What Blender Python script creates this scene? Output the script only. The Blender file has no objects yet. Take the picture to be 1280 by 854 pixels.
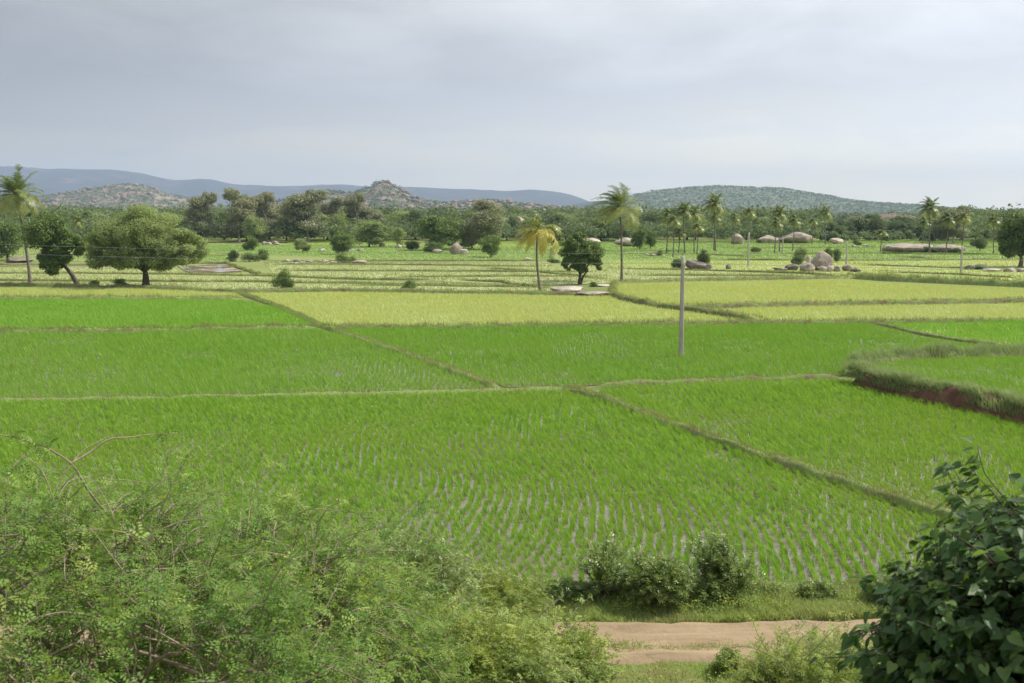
import bpy, bmesh, math, random
import numpy as np
from mathutils import Vector
PI = math.pi
rad = math.radians
rng = np.random.default_rng(11)
random.seed(5)
scene = bpy.context.scene
col = scene.collection

# ------------------------------------------------------------------ camera
FPX, PITCH, H = 1244.0, rad(7.28), 9.0
CP, SP = math.cos(PITCH), math.sin(PITCH)
cam_d = bpy.data.cameras.new('camera'); cam = bpy.data.objects.new('camera', cam_d); col.objects.link(cam)
cam.location = (0, 0, H); cam.rotation_euler = (PI/2 - PITCH, 0, 0)
cam_d.sensor_width = 36; cam_d.lens = 36*FPX/1280; cam_d.clip_start = .1; cam_d.clip_end = 60000
cam_d.dof.use_dof = True; cam_d.dof.focus_distance = 48; cam_d.dof.aperture_fstop = 4.0
scene.camera = cam

def ray(px, py):
    v = (427-py)/FPX
    return ((px-640)/FPX, CP + SP*v, -SP + CP*v)
def G(px, py, z=0.0):                      # where a sight line meets the ground at height z
    r = ray(px, py); t = (z-H)/r[2]
    return Vector((r[0]*t, r[1]*t, z))
def D(px, py, y):                          # a point at ground distance y
    r = ray(px, py); t = y/r[1]
    return Vector((r[0]*t, y, H + r[2]*t))
def mpp(y): return y/CP/FPX                # metres per photo pixel at distance y (approx.)

# ------------------------------------------------------------------ noise
def _h(ix, iy, iz, s):
    n = (ix*374761393 + iy*668265263 + iz*2147483647 + s*974711) & 0xffffffff
    n = ((n ^ (n >> 13))*1274126177) & 0xffffffff
    return ((n ^ (n >> 16)) & 0xffff)/65535.0
def vnoise(x, y, z=0.0, s=0):
    x = np.asarray(x, float); y = np.asarray(y, float); z = np.zeros_like(x)+z
    ix, iy, iz = (np.floor(a).astype(np.int64) for a in (x, y, z))
    fx, fy, fz = x-ix, y-iy, z-iz
    fx, fy, fz = (f*f*(3-2*f) for f in (fx, fy, fz))
    r = 0
    for dx in (0, 1):
        for dy in (0, 1):
            for dz in (0, 1):
                w = (fx if dx else 1-fx)*(fy if dy else 1-fy)*(fz if dz else 1-fz)
                r = r + w*_h(ix+dx, iy+dy, iz+dz, s)
    return r*2-1
def fbm(x, y, z=0.0, o=4, s=0):
    r, a, f = 0, .5, 1.0
    for k in range(o):
        r = r + a*vnoise(np.asarray(x)*f, np.asarray(y)*f, np.asarray(z)*f, s+k*17); a *= .5; f *= 2.03
    return r

def gz(x, y):                              # the natural ground: flat plain, embankment rising to the viewpoint
    x = np.asarray(x, float); y = np.asarray(y, float)
    yy = y + 0.6*fbm(x*.12, y*.12, 0, 2, 91) - .004*x*x*(y < 18)
    t = np.clip((13.5-yy)/13.5, 0, 1)
    return 7.1*(t*t*(3-2*t))
def gzf(x, y): return float(gz(np.array([x]), np.array([y]))[0])

# ------------------------------------------------------------------ mesh helpers
def mkmesh(name, V, faces, mat, v=None, smooth=False):
    V = np.asarray(V, np.float32).reshape(-1, 3)
    me = bpy.data.meshes.new(name)
    me.vertices.add(len(V)); me.vertices.foreach_set('co', V.ravel())
    if not isinstance(faces, list): faces = [faces]
    faces = [np.asarray(f, np.int32) for f in faces if len(f)]
    idx = np.concatenate([f.ravel() for f in faces])
    tot = np.concatenate([np.full(len(f), f.shape[1], np.int32) for f in faces])
    start = np.concatenate([[0], np.cumsum(tot)[:-1]]).astype(np.int32)
    me.loops.add(len(idx)); me.loops.foreach_set('vertex_index', idx)
    me.polygons.add(len(tot)); me.polygons.foreach_set('loop_start', start)
    if smooth: me.polygons.foreach_set('use_smooth', np.ones(len(tot), bool))
    me.update(calc_edges=True)
    if v is not None:
        a = me.attributes.new('v', 'FLOAT', 'POINT'); a.data.foreach_set('value', np.asarray(v, np.float32).ravel())
    me.materials.append(mat)
    return me
def obj(name, me, parent=None, loc=(0, 0, 0)):
    o = bpy.data.objects.new(name, me); col.objects.link(o); o.location = loc
    if parent: o.parent = parent
    return o
def tag(o, label=None, cat=None, group=None, kind=None):
    if label: o['label'] = label
    if cat: o['category'] = cat
    if group: o['group'] = group
    if kind: o['kind'] = kind
    return o
def thing(name, loc, label, cat, group=None, rz=0.0, s=(1, 1, 1)):
    o = bpy.data.objects.new(name, None); col.objects.link(o)
    o.location = loc; o.rotation_euler = (0, 0, rz); o.scale = s; o.empty_display_size = .2
    return tag(o, label, cat, group)
def dup(root, loc, label, group=None, rz=0.0, s=(1, 1, 1)):
    r = root.copy(); col.objects.link(r); r.location = loc; r.rotation_euler = (0, 0, rz); r.scale = s
    r['label'] = label
    if group: r['group'] = group
    elif 'group' in r: del r['group']
    for ch in [c for c in root.children]:
        c = ch.copy(); col.objects.link(c); c.parent = r
    return r

class MB:                                  # collects vertex/face blocks into one mesh
    def __init__(s): s.V = []; s.F = {}; s.A = []; s.n = 0
    def add(s, V, F, a=0.5):
        V = np.asarray(V, float).reshape(-1, 3)
        F = F if isinstance(F, list) else [F]
        for f in F:
            f = np.asarray(f)
            if len(f): s.F.setdefault(f.shape[1], []).append(f+s.n)
        s.V.append(V); s.A.append(np.broadcast_to(np.asarray(a, float), (len(V),)).copy()); s.n += len(V)
    def mesh(s, name, mat, smooth=False):
        return mkmesh(name, np.concatenate(s.V), [np.concatenate(f) for f in s.F.values()], mat, np.concatenate(s.A), smooth)

def nrm(a): return a/np.maximum(np.linalg.norm(a, axis=-1, keepdims=True), 1e-9)
def tube(P, R, n=6, cap=True):
    P = np.asarray(P, float); m = len(P); R = np.broadcast_to(np.asarray(R, float), (m,))
    T = nrm(np.gradient(P, axis=0))
    ref = np.array([0, 0, 1.0]) if abs(T[0, 2]) < .9 else np.array([1.0, 0, 0])
    U = nrm(np.cross(T, ref)); W = np.cross(T, U)
    an = np.arange(n)*2*PI/n
    V = P[:, None] + R[:, None, None]*(np.cos(an)[None, :, None]*U[:, None] + np.sin(an)[None, :, None]*W[:, None])
    V = V.reshape(-1, 3)
    i = np.arange(m-1)[:, None]*n; j = np.arange(n)[None, :]; j2 = (j+1) % n
    F = [np.stack([i+j, i+j2, i+n+j2, i+n+j], -1).reshape(-1, 4)]
    if cap:
        V = np.vstack([V, P[-1:], P[:1]]); b = (m-1)*n
        F.append(np.array([[b+k, b+(k+1) % n, m*n] for k in range(n)] + [[(k+1) % n, k, m*n+1] for k in range(n)]))
    return V, F
def bez(a, b, c, n):
    t = np.linspace(0, 1, n)[:, None]
    return (1-t)**2*np.asarray(a) + 2*t*(1-t)*np.asarray(b) + t*t*np.asarray(c)

def cards(C, A, N, L, W, fold=.25):        # diamond leaves: centre, axis, normal
    A = nrm(A); S = nrm(np.cross(A, N)); N = np.cross(S, A)
    L = np.broadcast_to(np.asarray(L, float), (len(C),))[:, None]; W = np.broadcast_to(np.asarray(W, float), (len(C),))[:, None]
    V = np.stack([C-A*L/2, C+S*W/2+N*W*fold-A*L*.05, C+A*L/2, C-S*W/2+N*W*fold-A*L*.05], 1).reshape(-1, 3)
    return V, np.arange(len(C)*4).reshape(-1, 4)

# ------------------------------------------------------------------ materials
def newmat(name):
    m = bpy.data.materials.new(name); m.use_nodes = True; nt = m.node_tree; nt.nodes.clear()
    out = nt.nodes.new('ShaderNodeOutputMaterial')
    def N(t, **k):
        n = nt.nodes.new(t)
        for a, b in k.items():
            if a in ('inp',):
                for kk, vv in b.items(): n.inputs[kk].default_value = vv
            else: setattr(n, a, b)
        return n
    return m, nt, out, N
def c4(c): return (c[0], c[1], c[2], 1)
def ramp(N, stops):
    r = N('ShaderNodeValToRGB'); e = r.color_ramp.elements
    while len(e) < len(stops): e.new(.5)
    for el, (p, c) in zip(e, stops): el.position = p; el.color = c4(c) if len(c) == 3 else c
    return r
def leafmat(name, c1, c2, trans=.35, tc=None, rough=.5, spec=.35, patch=None, ps=.3, rnd=.25):
    m, nt, out, N = newmat(name); L = nt.links.new
    at = N('ShaderNodeAttribute', attribute_name='v'); mix = N('ShaderNodeMix', data_type='RGBA')
    mix.inputs['A'].default_value = c4(c1); mix.inputs['B'].default_value = c4(c2); L(at.outputs['Fac'], mix.inputs['Factor'])
    colr = mix.outputs['Result']
    if patch:                              # broad patches of another tint (growth, not shade)
        geo = N('ShaderNodeNewGeometry'); no = N('ShaderNodeTexNoise', inp={'Scale': ps, 'Detail': 3.0}); L(geo.outputs['Position'], no.inputs['Vector'])
        mr = N('ShaderNodeMapRange', inp={'From Min': .45, 'From Max': .65}); L(no.outputs['Fac'], mr.inputs['Value'])
        m2 = N('ShaderNodeMix', data_type='RGBA'); L(mr.outputs['Result'], m2.inputs['Factor']); L(colr, m2.inputs['A']); m2.inputs['B'].default_value = c4(patch); colr = m2.outputs['Result']
    oi = N('ShaderNodeObjectInfo'); hs = N('ShaderNodeHueSaturation')
    mv = N('ShaderNodeMapRange', inp={'To Min': 1-rnd, 'To Max': 1+rnd}); L(oi.outputs['Random'], mv.inputs['Value']); L(mv.outputs['Result'], hs.inputs['Value'])
    mh = N('ShaderNodeMapRange', inp={'To Min': .5+rnd*.06, 'To Max': .5-rnd*.06}); L(oi.outputs['Random'], mh.inputs['Value']); L(mh.outputs['Result'], hs.inputs['Hue'])
    L(colr, hs.inputs['Color']); colr = hs.outputs['Color']
    p = N('ShaderNodeBsdfPrincipled', inp={'Roughness': rough, 'Specular IOR Level': spec}); L(colr, p.inputs['Base Color'])
    t = N('ShaderNodeBsdfTranslucent'); g = N('ShaderNodeMix', data_type='RGBA', blend_type='MULTIPLY', inp={'Factor': 1.0})
    L(colr, g.inputs['A']); g.inputs['B'].default_value = c4(tc or (1.5, 1.45, .7)); L(g.outputs['Result'], t.inputs['Color'])
    ms = N('ShaderNodeMixShader', inp={'Fac': trans}); L(p.outputs[0], ms.inputs[1]); L(t.outputs[0], ms.inputs[2]); L(ms.outputs[0], out.inputs['Surface'])
    return m
def solidmat(name, stops, scale=4.0, detail=6, rough=.9, bump=.3, bs=None, stretch=(1, 1, 1), spec=.3, dist=.05, world=False):
    m, nt, out, N = newmat(name); L = nt.links.new
    tc = N('ShaderNodeNewGeometry') if world else N('ShaderNodeTexCoord'); mp = N('ShaderNodeMapping'); mp.inputs['Scale'].default_value = stretch
    L(tc.outputs['Position' if world else 'Object'], mp.inputs['Vector'])
    no = N('ShaderNodeTexNoise', inp={'Scale': scale, 'Detail': float(detail), 'Roughness': .6}); L(mp.outputs[0], no.inputs['Vector'])
    r = ramp(N, stops); L(no.outputs['Fac'], r.inputs['Fac'])
    p = N('ShaderNodeBsdfPrincipled', inp={'Roughness': rough, 'Specular IOR Level': spec}); L(r.outputs['Color'], p.inputs['Base Color'])
    n2 = N('ShaderNodeTexNoise', inp={'Scale': bs or scale*4, 'Detail': 6.0}); L(mp.outputs[0], n2.inputs['Vector'])
    b = N('ShaderNodeBump', inp={'Strength': bump, 'Distance': dist}); L(n2.outputs['Fac'], b.inputs['Height']); L(b.outputs[0], p.inputs['Normal'])
    L(p.outputs[0], out.inputs['Surface'])
    return m

M = {}
M['rice'] = leafmat('rice_green', (.133, .287, .026), (.305, .505, .058), .36, (1.3, 1.27, .8), .42, .3, patch=(.235, .39, .046), ps=.10, rnd=.02)
M['rice2'] = leafmat('rice_mid_green', (.117, .28, .024), (.285, .49, .058), .36, (1.3, 1.27, .8), .45, .28, patch=(.22, .395, .046), ps=.07, rnd=.02)
M['rice_y'] = leafmat('rice_yellow_green', (.42, .47, .14), (.56, .58, .20), .35, (1.2, 1.2, .95), .5, .3, patch=(.50, .53, .20), ps=.04, rnd=.02)
M['rice_pale'] = leafmat('rice_pale', (.33, .39, .14), (.42, .46, .19), .35, (1.25, 1.2, .9), .5, .3, patch=(.31, .39, .13), ps=.03, rnd=.06)
M['rice_yy'] = leafmat('rice_ripening', (.36, .45, .10), (.48, .53, .13), .35, (1.25, 1.2, .8), .5, .3, patch=(.32, .45, .10), ps=.03, rnd=.03)
M['rice_far'] = leafmat('rice_bright_far', (.19, .33, .06), (.28, .41, .09), .35, (1.3, 1.25, .8), .5, .3, patch=(.24, .36, .09), ps=.03, rnd=.03)
M['grass'] = leafmat('bank_grass', (.18, .26, .06), (.33, .39, .14), .3, (1.3, 1.25, .8), .6, .3, patch=(.28, .28, .12), ps=.9, rnd=.05)
M['grass_pale'] = leafmat('pale_seeding_grass', (.20, .29, .08), (.46, .52, .28), .35, (1.2, 1.2, .9), .6, .3, patch=(.28, .37, .16), ps=.7, rnd=.05)
M['grass_lush'] = leafmat('verge_grass', (.25, .35, .10), (.40, .47, .17), .33, (1.3, 1.25, .8), .6, .3, patch=(.33, .37, .15), ps=.7, rnd=.05)
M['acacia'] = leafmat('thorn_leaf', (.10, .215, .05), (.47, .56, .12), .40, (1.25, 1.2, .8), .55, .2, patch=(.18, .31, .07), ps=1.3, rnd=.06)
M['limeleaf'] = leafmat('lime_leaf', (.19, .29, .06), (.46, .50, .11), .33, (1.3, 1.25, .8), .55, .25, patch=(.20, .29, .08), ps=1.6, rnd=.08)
M['broad'] = leafmat('heart_leaf', (.05, .11, .035), (.17, .26, .075), .34, (1.5, 1.5, .7), .46, .32, rnd=.03)
M['edgeleaf'] = leafmat('edge_shrub_leaf', (.14, .22, .06), (.34, .42, .14), .3, (1.3, 1.25, .8), .4, .45, rnd=.08)
M['t_olive'] = leafmat('olive_leaf', (.21, .28, .11), (.37, .44, .19), .42, (1.2, 1.15, .8), .6, .2, rnd=.08)
M['t_green'] = leafmat('green_leaf', (.10, .17, .05), (.23, .31, .09), .3, (1.3, 1.2, .8), .5, .25, rnd=.12)
M['t_dark'] = leafmat('dark_leaf', (.085, .14, .05), (.17, .23, .08), .28, (1.3, 1.2, .8), .5, .25, rnd=.12)
M['t_light'] = leafmat('light_leaf', (.18, .26, .08), (.30, .36, .12), .3, (1.3, 1.2, .8), .5, .3, rnd=.1)
M['t_euc'] = leafmat('grey_green_leaf', (.22, .25, .14), (.36, .37, .22), .3, (1.2, 1.15, .9), .5, .25, rnd=.06)
M['t_wood'] = leafmat('wood_leaf', (.085, .14, .06), (.22, .28, .12), .38, (1.2, 1.15, .85), .6, .2, patch=(.15, .20, .10), ps=.02, rnd=.05)
M['palm'] = leafmat('palm_leaf', (.10, .16, .035), (.33, .36, .13), .28, (1.3, 1.25, .8), .42, .5, rnd=.08)
M['palm_y'] = leafmat('yellow_palm_leaf', (.11, .17, .02), (.50, .45, .10), .28, (1.3, 1.2, .7), .42, .5, rnd=.03)
M['bark'] = solidmat('grey_bark', [(.3, (.10, .085, .07)), (.7, (.26, .23, .20))], 3, stretch=(1, 1, 4), bump=.6, dist=.03)
M['bark_dark'] = solidmat('dark_bark', [(.3, (.045, .035, .028)), (.7, (.13, .105, .085))], 4, bump=.6, dist=.02)
M['bark_white'] = solidmat('white_bark', [(.3, (.38, .33, .28)), (.7, (.62, .58, .53))], 1.5, stretch=(1, 1, .4), bump=.3)
M['twig'] = solidmat('thorn_twig', [(.3, (.16, .12, .09)), (.7, (.38, .30, .23))], 8, bump=.4, dist=.01)
M['rock'] = solidmat('granite', [(.30, (.10, .085, .07)), (.42, (.27, .225, .185)), (.60, (.40, .34, .285)), (.75, (.50, .44, .37))], .8, 10, .9, .8, 3.0, dist=.2)
M['rock_dark'] = solidmat('dark_granite', [(.3, (.10, .085, .075)), (.7, (.27, .225, .19))], .7, 8, .9, .6, 3.0, dist=.12)
M['rock_pale'] = solidmat('pale_granite', [(.3, (.24, .19, .15)), (.5, (.44, .38, .32)), (.7, (.56, .49, .42))], .6, 8, .9, .4, 3.0, dist=.08)
M['soil'] = solidmat('bank_soil', [(.3, (.12, .09, .05)), (.45, (.16, .15, .07)), (.6, (.15, .22, .06))], 1.2, 8, .95, .8, 9, dist=.05, world=True)
M['soil_green'] = solidmat('grassy_bank', [(.35, (.22, .20, .10)), (.5, (.19, .26, .08)), (.7, (.24, .32, .10))], 1.0, 8, .95, .8, 9, dist=.05, world=True)
M['soil_red'] = solidmat('red_earth', [(.3, (.075, .036, .024)), (.7, (.19, .10, .065))], 1.6, 8, .95, .9, 7, dist=.08, world=True)
M['concrete'] = solidmat('weathered_concrete', [(.3, (.36, .33, .30)), (.7, (.52, .49, .45))], 3, 8, .85, .25, 30, stretch=(1, 1, .3), dist=.01)
M['ceramic'] = solidmat('insulator_ceramic', [(.3, (.30, .16, .10)), (.7, (.4, .25, .18))], 3, 2, .3, .05)
M['steel'] = solidmat('galvanised_steel', [(.3, (.25, .25, .25)), (.7, (.4, .4, .4))], 6, 3, .5, .1)
M['wire'] = solidmat('aluminium_wire', [(.3, (.22, .22, .22)), (.7, (.3, .3, .3))], 2, 2, .55, .05)
M['dead'] = solidmat('dry_frond', [(.3, (.28, .20, .11)), (.7, (.42, .33, .2))], 3, 3, .8, .1)
M['nut'] = solidmat('coconut_husk', [(.3, (.20, .22, .05)), (.7, (.34, .26, .08))], 3, 3, .5, .1)

# ground of the plain
def groundmat():
    m, nt, out, N = newmat('plain_ground'); L = nt.links.new
    g = N('ShaderNodeNewGeometry')
    a = N('ShaderNodeTexNoise', inp={'Scale': .9, 'Detail': 8.0}); b = N('ShaderNodeTexNoise', inp={'Scale': .012, 'Detail': 6.0})
    L(g.outputs['Position'], a.inputs['Vector']); L(g.outputs['Position'], b.inputs['Vector'])
    r1 = ramp(N, [(.3, (.16, .115, .065)), (.45, (.17, .17, .06)), (.62, (.13, .19, .045))]); L(a.outputs['Fac'], r1.inputs['Fac'])
    r2 = ramp(N, [(.35, (.17, .21, .06)), (.5, (.22, .26, .08)), (.7, (.12, .18, .05))]); L(b.outputs['Fac'], r2.inputs['Fac'])
    sx = N('ShaderNodeSeparateXYZ'); L(g.outputs['Position'], sx.inputs[0])
    mr = N('ShaderNodeMapRange', inp={'From Min': 100, 'From Max': 150}); L(sx.outputs['Y'], mr.inputs['Value'])
    mx = N('ShaderNodeMix', data_type='RGBA'); L(mr.outputs[0], mx.inputs['Factor']); L(r1.outputs[0], mx.inputs['A']); L(r2.outputs[0], mx.inputs['B'])
    p = N('ShaderNodeBsdfPrincipled', inp={'Roughness': .95, 'Specular IOR Level': .15}); L(mx.outputs['Result'], p.inputs['Base Color'])
    bb = N('ShaderNodeTexNoise', inp={'Scale': 6.0, 'Detail': 8.0}); L(g.outputs['Position'], bb.inputs['Vector'])
    bp = N('ShaderNodeBump', inp={'Strength': .7, 'Distance': .06}); L(bb.outputs['Fac'], bp.inputs['Height']); L(bp.outputs[0], p.inputs['Normal'])
    L(p.outputs[0], out.inputs['Surface']); return m
M['ground'] = groundmat()
def mudmat(name, mud, mud2, wet=.5):
    m, nt, out, N = newmat(name); L = nt.links.new
    g = N('ShaderNodeNewGeometry'); a = N('ShaderNodeTexNoise', inp={'Scale': 2.2, 'Detail': 8.0}); b = N('ShaderNodeTexNoise', inp={'Scale': .22, 'Detail': 5.0})
    L(g.outputs['Position'], a.inputs['Vector']); L(g.outputs['Position'], b.inputs['Vector'])
    r = ramp(N, [(.35, mud), (.65, mud2)]); L(a.outputs['Fac'], r.inputs['Fac'])
    w = N('ShaderNodeMapRange', inp={'From Min': 1-wet-.06, 'From Max': 1-wet+.06}); L(b.outputs['Fac'], w.inputs['Value'])
    rr = N('ShaderNodeMapRange', inp={'To Min': .65, 'To Max': .06}); L(w.outputs[0], rr.inputs['Value'])
    p = N('ShaderNodeBsdfPrincipled', inp={'Specular IOR Level': .55}); L(r.outputs[0], p.inputs['Base Color']); L(rr.outputs[0], p.inputs['Roughness'])
    bp = N('ShaderNodeBump', inp={'Distance': .02}); L(a.outputs['Fac'], bp.inputs['Height'])
    bi = N('ShaderNodeMapRange', inp={'To Min': .6, 'To Max': .03}); L(w.outputs[0], bi.inputs['Value']); L(bi.outputs[0], bp.inputs['Strength']); L(bp.outputs[0], p.inputs['Normal'])
    L(p.outputs[0], out.inputs['Surface']); return m
M['mud'] = mudmat('paddy_mud', (.10, .09, .05), (.18, .155, .10), .58)
M['mud2'] = mudmat('paddy_mud_far', (.19, .27, .06), (.28, .34, .10), .1)
M['mud3'] = mudmat('thin_paddy_floor', (.30, .34, .13), (.38, .40, .18), .12)
M['pool'] = mudmat('flooded_mud', (.26, .19, .13), (.36, .27, .20), .56)
def roadmat():
    m, nt, out, N = newmat('dirt_track'); L = nt.links.new
    g = N('ShaderNodeNewGeometry'); a = N('ShaderNodeTexNoise', inp={'Scale': 1.6, 'Detail': 9.0, 'Roughness': .65}); mp = N('ShaderNodeMapping'); mp.inputs['Scale'].default_value = (.35, 1.6, 1)
    L(g.outputs['Position'], mp.inputs['Vector']); L(mp.outputs[0], a.inputs['Vector'])
    r = ramp(N, [(.28, (.15, .12, .06)), (.42, (.27, .20, .125)), (.58, (.32, .24, .155)), (.72, (.40, .31, .21))]); L(a.outputs['Fac'], r.inputs['Fac'])
    p = N('ShaderNodeBsdfPrincipled', inp={'Roughness': .95, 'Specular IOR Level': .1}); L(r.outputs[0], p.inputs['Base Color'])
    b = N('ShaderNodeTexNoise', inp={'Scale': 9.0, 'Detail': 8.0}); L(g.outputs['Position'], b.inputs['Vector'])
    bp = N('ShaderNodeBump', inp={'Strength': .6, 'Distance': .04}); L(b.outputs['Fac'], bp.inputs['Height']); L(bp.outputs[0], p.inputs['Normal'])
    L(p.outputs[0], out.inputs['Surface']); return m
M['road'] = roadmat()
def hillmat(name, veg1, veg2, rock, amt, sc=.02):
    m, nt, out, N = newmat(name); L = nt.links.new
    g = N('ShaderNodeNewGeometry')
    a = N('ShaderNodeTexNoise', inp={'Scale': sc, 'Detail': 10.0, 'Roughness': .68}); b = N('ShaderNodeTexNoise', inp={'Scale': sc*4.5, 'Detail': 8.0, 'Roughness': .7})
    L(g.outputs['Position'], a.inputs['Vector']); L(g.outputs['Position'], b.inputs['Vector'])
    r = ramp(N, [(.35, veg1), (.65, veg2)]); L(b.outputs['Fac'], r.inputs['Fac'])
    ad = N('ShaderNodeMath', operation='ADD'); L(a.outputs['Fac'], ad.inputs[0]); L(b.outputs['Fac'], ad.inputs[1])
    mr = N('ShaderNodeMapRange', inp={'From Min': 1.0+(.5-amt)*.35, 'From Max': 1.08+(.5-amt)*.35}); L(ad.outputs[0], mr.inputs['Value'])
    mx = N('ShaderNodeMix', data_type='RGBA'); L(mr.outputs[0], mx.inputs['Factor']); L(r.outputs[0], mx.inputs['A']); mx.inputs['B'].default_value = c4(rock)
    p = N('ShaderNodeBsdfPrincipled', inp={'Roughness': .95, 'Specular IOR Level': .1}); L(mx.outputs['Result'], p.inputs['Base Color'])
    bp = N('ShaderNodeBump', inp={'Strength': .9, 'Distance': 6.0}); L(b.outputs['Fac'], bp.inputs['Height']); L(bp.outputs[0], p.inputs['Normal'])
    L(p.outputs[0], out.inputs['Surface']); return m
M['ridge'] = hillmat('far_ridge', (.05, .055, .05), (.08, .085, .07), (.16, .13, .10), .25, .003)
M['bouldery'] = hillmat('boulder_hill', (.08, .095, .06), (.14, .14, .09), (.30, .225, .185), .56, .012)
M['rock_hill'] = solidmat('hill_granite', [(.3, (.15, .11, .09)), (.7, (.34, .25, .20))], .05, 6, .9, .4, .3, dist=.5)
M['scrub'] = hillmat('scrub_hill', (.10, .13, .08), (.15, .18, .11), (.22, .19, .17), .36, .008)
M['bare'] = hillmat('bare_slope', (.24, .17, .13), (.34, .25, .19), (.10, .13, .06), .55, .05)

# ------------------------------------------------------------------ world, sun, haze
EL, AZ = rad(50), rad(72)                  # sun to the right and a little ahead of the camera
sd = Vector((math.cos(EL)*math.sin(AZ), math.cos(EL)*math.cos(AZ), math.sin(EL)))
sun_d = bpy.data.lights.new('sun', 'SUN'); sun = bpy.data.objects.new('sun', sun_d); col.objects.link(sun)
sun_d.energy = 4.6; sun_d.angle = rad(1.2); sun_d.color = (1, .95, .86)
sun.rotation_euler = (-sd).to_track_quat('-Z', 'Y').to_euler(); sun.location = (60, 20, 80)
W = bpy.data.worlds.new('World'); scene.world = W; W.use_nodes = True; nt = W.node_tree; nt.nodes.clear(); L = nt.links.new
def N(t, **k):
    n = nt.nodes.new(t)
    for a, b in k.items():
        if a == 'inp':
            for kk, vv in b.items(): n.inputs[kk].default_value = vv
        else: setattr(n, a, b)
    return n
wo = N('ShaderNodeOutputWorld'); sky = N('ShaderNodeTexSky', sky_type='NISHITA', sun_disc=False, sun_elevation=EL, sun_rotation=AZ)
b1 = N('ShaderNodeBackground', inp={'Strength': .09}); L(sky.outputs[0], b1.inputs[0])
tc = N('ShaderNodeTexCoord'); sx = N('ShaderNodeSeparateXYZ'); L(tc.outputs['Generated'], sx.inputs[0])
# cloud deck seen in perspective: direction projected on a plane overhead
zz = N('ShaderNodeMath', operation='MAXIMUM', inp={1: 0.0}); L(sx.outputs['Z'], zz.inputs[0])
za = N('ShaderNodeMath', operation='ADD', inp={1: .16}); L(zz.outputs[0], za.inputs[0])
dx = N('ShaderNodeMath', operation='DIVIDE'); L(sx.outputs['X'], dx.inputs[0]); L(za.outputs[0], dx.inputs[1])
dy = N('ShaderNodeMath', operation='DIVIDE'); L(sx.outputs['Y'], dy.inputs[0]); L(za.outputs[0], dy.inputs[1])
cx = N('ShaderNodeCombineXYZ'); L(dx.outputs[0], cx.inputs[0]); L(dy.outputs[0], cx.inputs[1])
n1 = N('ShaderNodeTexNoise', inp={'Scale': .55, 'Detail': 7.0, 'Roughness': .5, 'Distortion': .3}); L(cx.outputs[0], n1.inputs['Vector'])
n2 = N('ShaderNodeTexNoise', inp={'Scale': 1.7, 'Detail': 8.0, 'Roughness': .55, 'Distortion': .4}); L(cx.outputs[0], n2.inputs['Vector'])
# height above the horizon: pale open band below, grey deck above, with an uneven edge
hh = N('ShaderNodeMath', operation='MULTIPLY_ADD', inp={1: .11, 2: -.062}); L(n1.outputs['Fac'], hh.inputs[0])
h2 = N('ShaderNodeMath', operation='ADD'); L(sx.outputs['Z'], h2.inputs[0]); L(hh.outputs[0], h2.inputs[1])
h3 = N('ShaderNodeMath', operation='MULTIPLY_ADD', inp={1: .06, 2: -.03}); L(n2.outputs['Fac'], h3.inputs[0]); L(h2.outputs[0], h3.inputs[2])
deck = ramp(N, [(.0, (1.0, .90, .62)), (.045, (.90, .83, .66)), (.085, (.76, .745, .67)), (.105, (.63, .635, .63)), (.14, (.525, .55, .58)), (.18, (.55, .575, .605)), (.26, (.64, .65, .66)), (.8, (.62, .645, .67))])
L(h3.outputs[0], deck.inputs['Fac'])
# brighter towards the sun's side, and mottled by cloud
sd_ = N('ShaderNodeVectorMath', operation='DOT_PRODUCT'); L(tc.outputs['Generated'], sd_.inputs[0]); sd_.inputs[1].default_value = (1.0, .1, .25)
br = N('ShaderNodeMapRange', inp={'From Min': -.5, 'From Max': .6, 'To Min': .50, 'To Max': 1.50}); L(sd_.outputs['Value'], br.inputs['Value'])
mo = N('ShaderNodeMapRange', inp={'From Min': .35, 'From Max': .65, 'To Min': .91, 'To Max': 1.09}); L(n2.outputs['Fac'], mo.inputs['Value'])
mo1 = N('ShaderNodeMapRange', inp={'From Min': .3, 'From Max': .7, 'To Min': .93, 'To Max': 1.08}); L(n1.outputs['Fac'], mo1.inputs['Value'])
m1 = N('ShaderNodeMath', operation='MULTIPLY'); L(br.outputs[0], m1.inputs[0]); L(mo1.outputs[0], m1.inputs[1])
# mottling fades towards the horizon
fz = N('ShaderNodeMapRange', inp={'From Min': .05, 'From Max': .16}); L(sx.outputs['Z'], fz.inputs['Value'])
mm = N('ShaderNodeMix', data_type='FLOAT', inp={'A': 1.0}); L(fz.outputs[0], mm.inputs['Factor']); L(mo.outputs[0], mm.inputs['B'])
m2 = N('ShaderNodeMath', operation='MULTIPLY'); L(m1.outputs[0], m2.inputs[0]); L(mm.outputs[0], m2.inputs[1])
b2 = N('ShaderNodeBackground'); L(deck.outputs[0], b2.inputs[0]); L(m2.outputs[0], b2.inputs[1])
ms = N('ShaderNodeMixShader', inp={'Fac': .93}); L(b1.outputs[0], ms.inputs[1]); L(b2.outputs[0], ms.inputs[2]); L(ms.outputs[0], wo.inputs[0])

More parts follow.
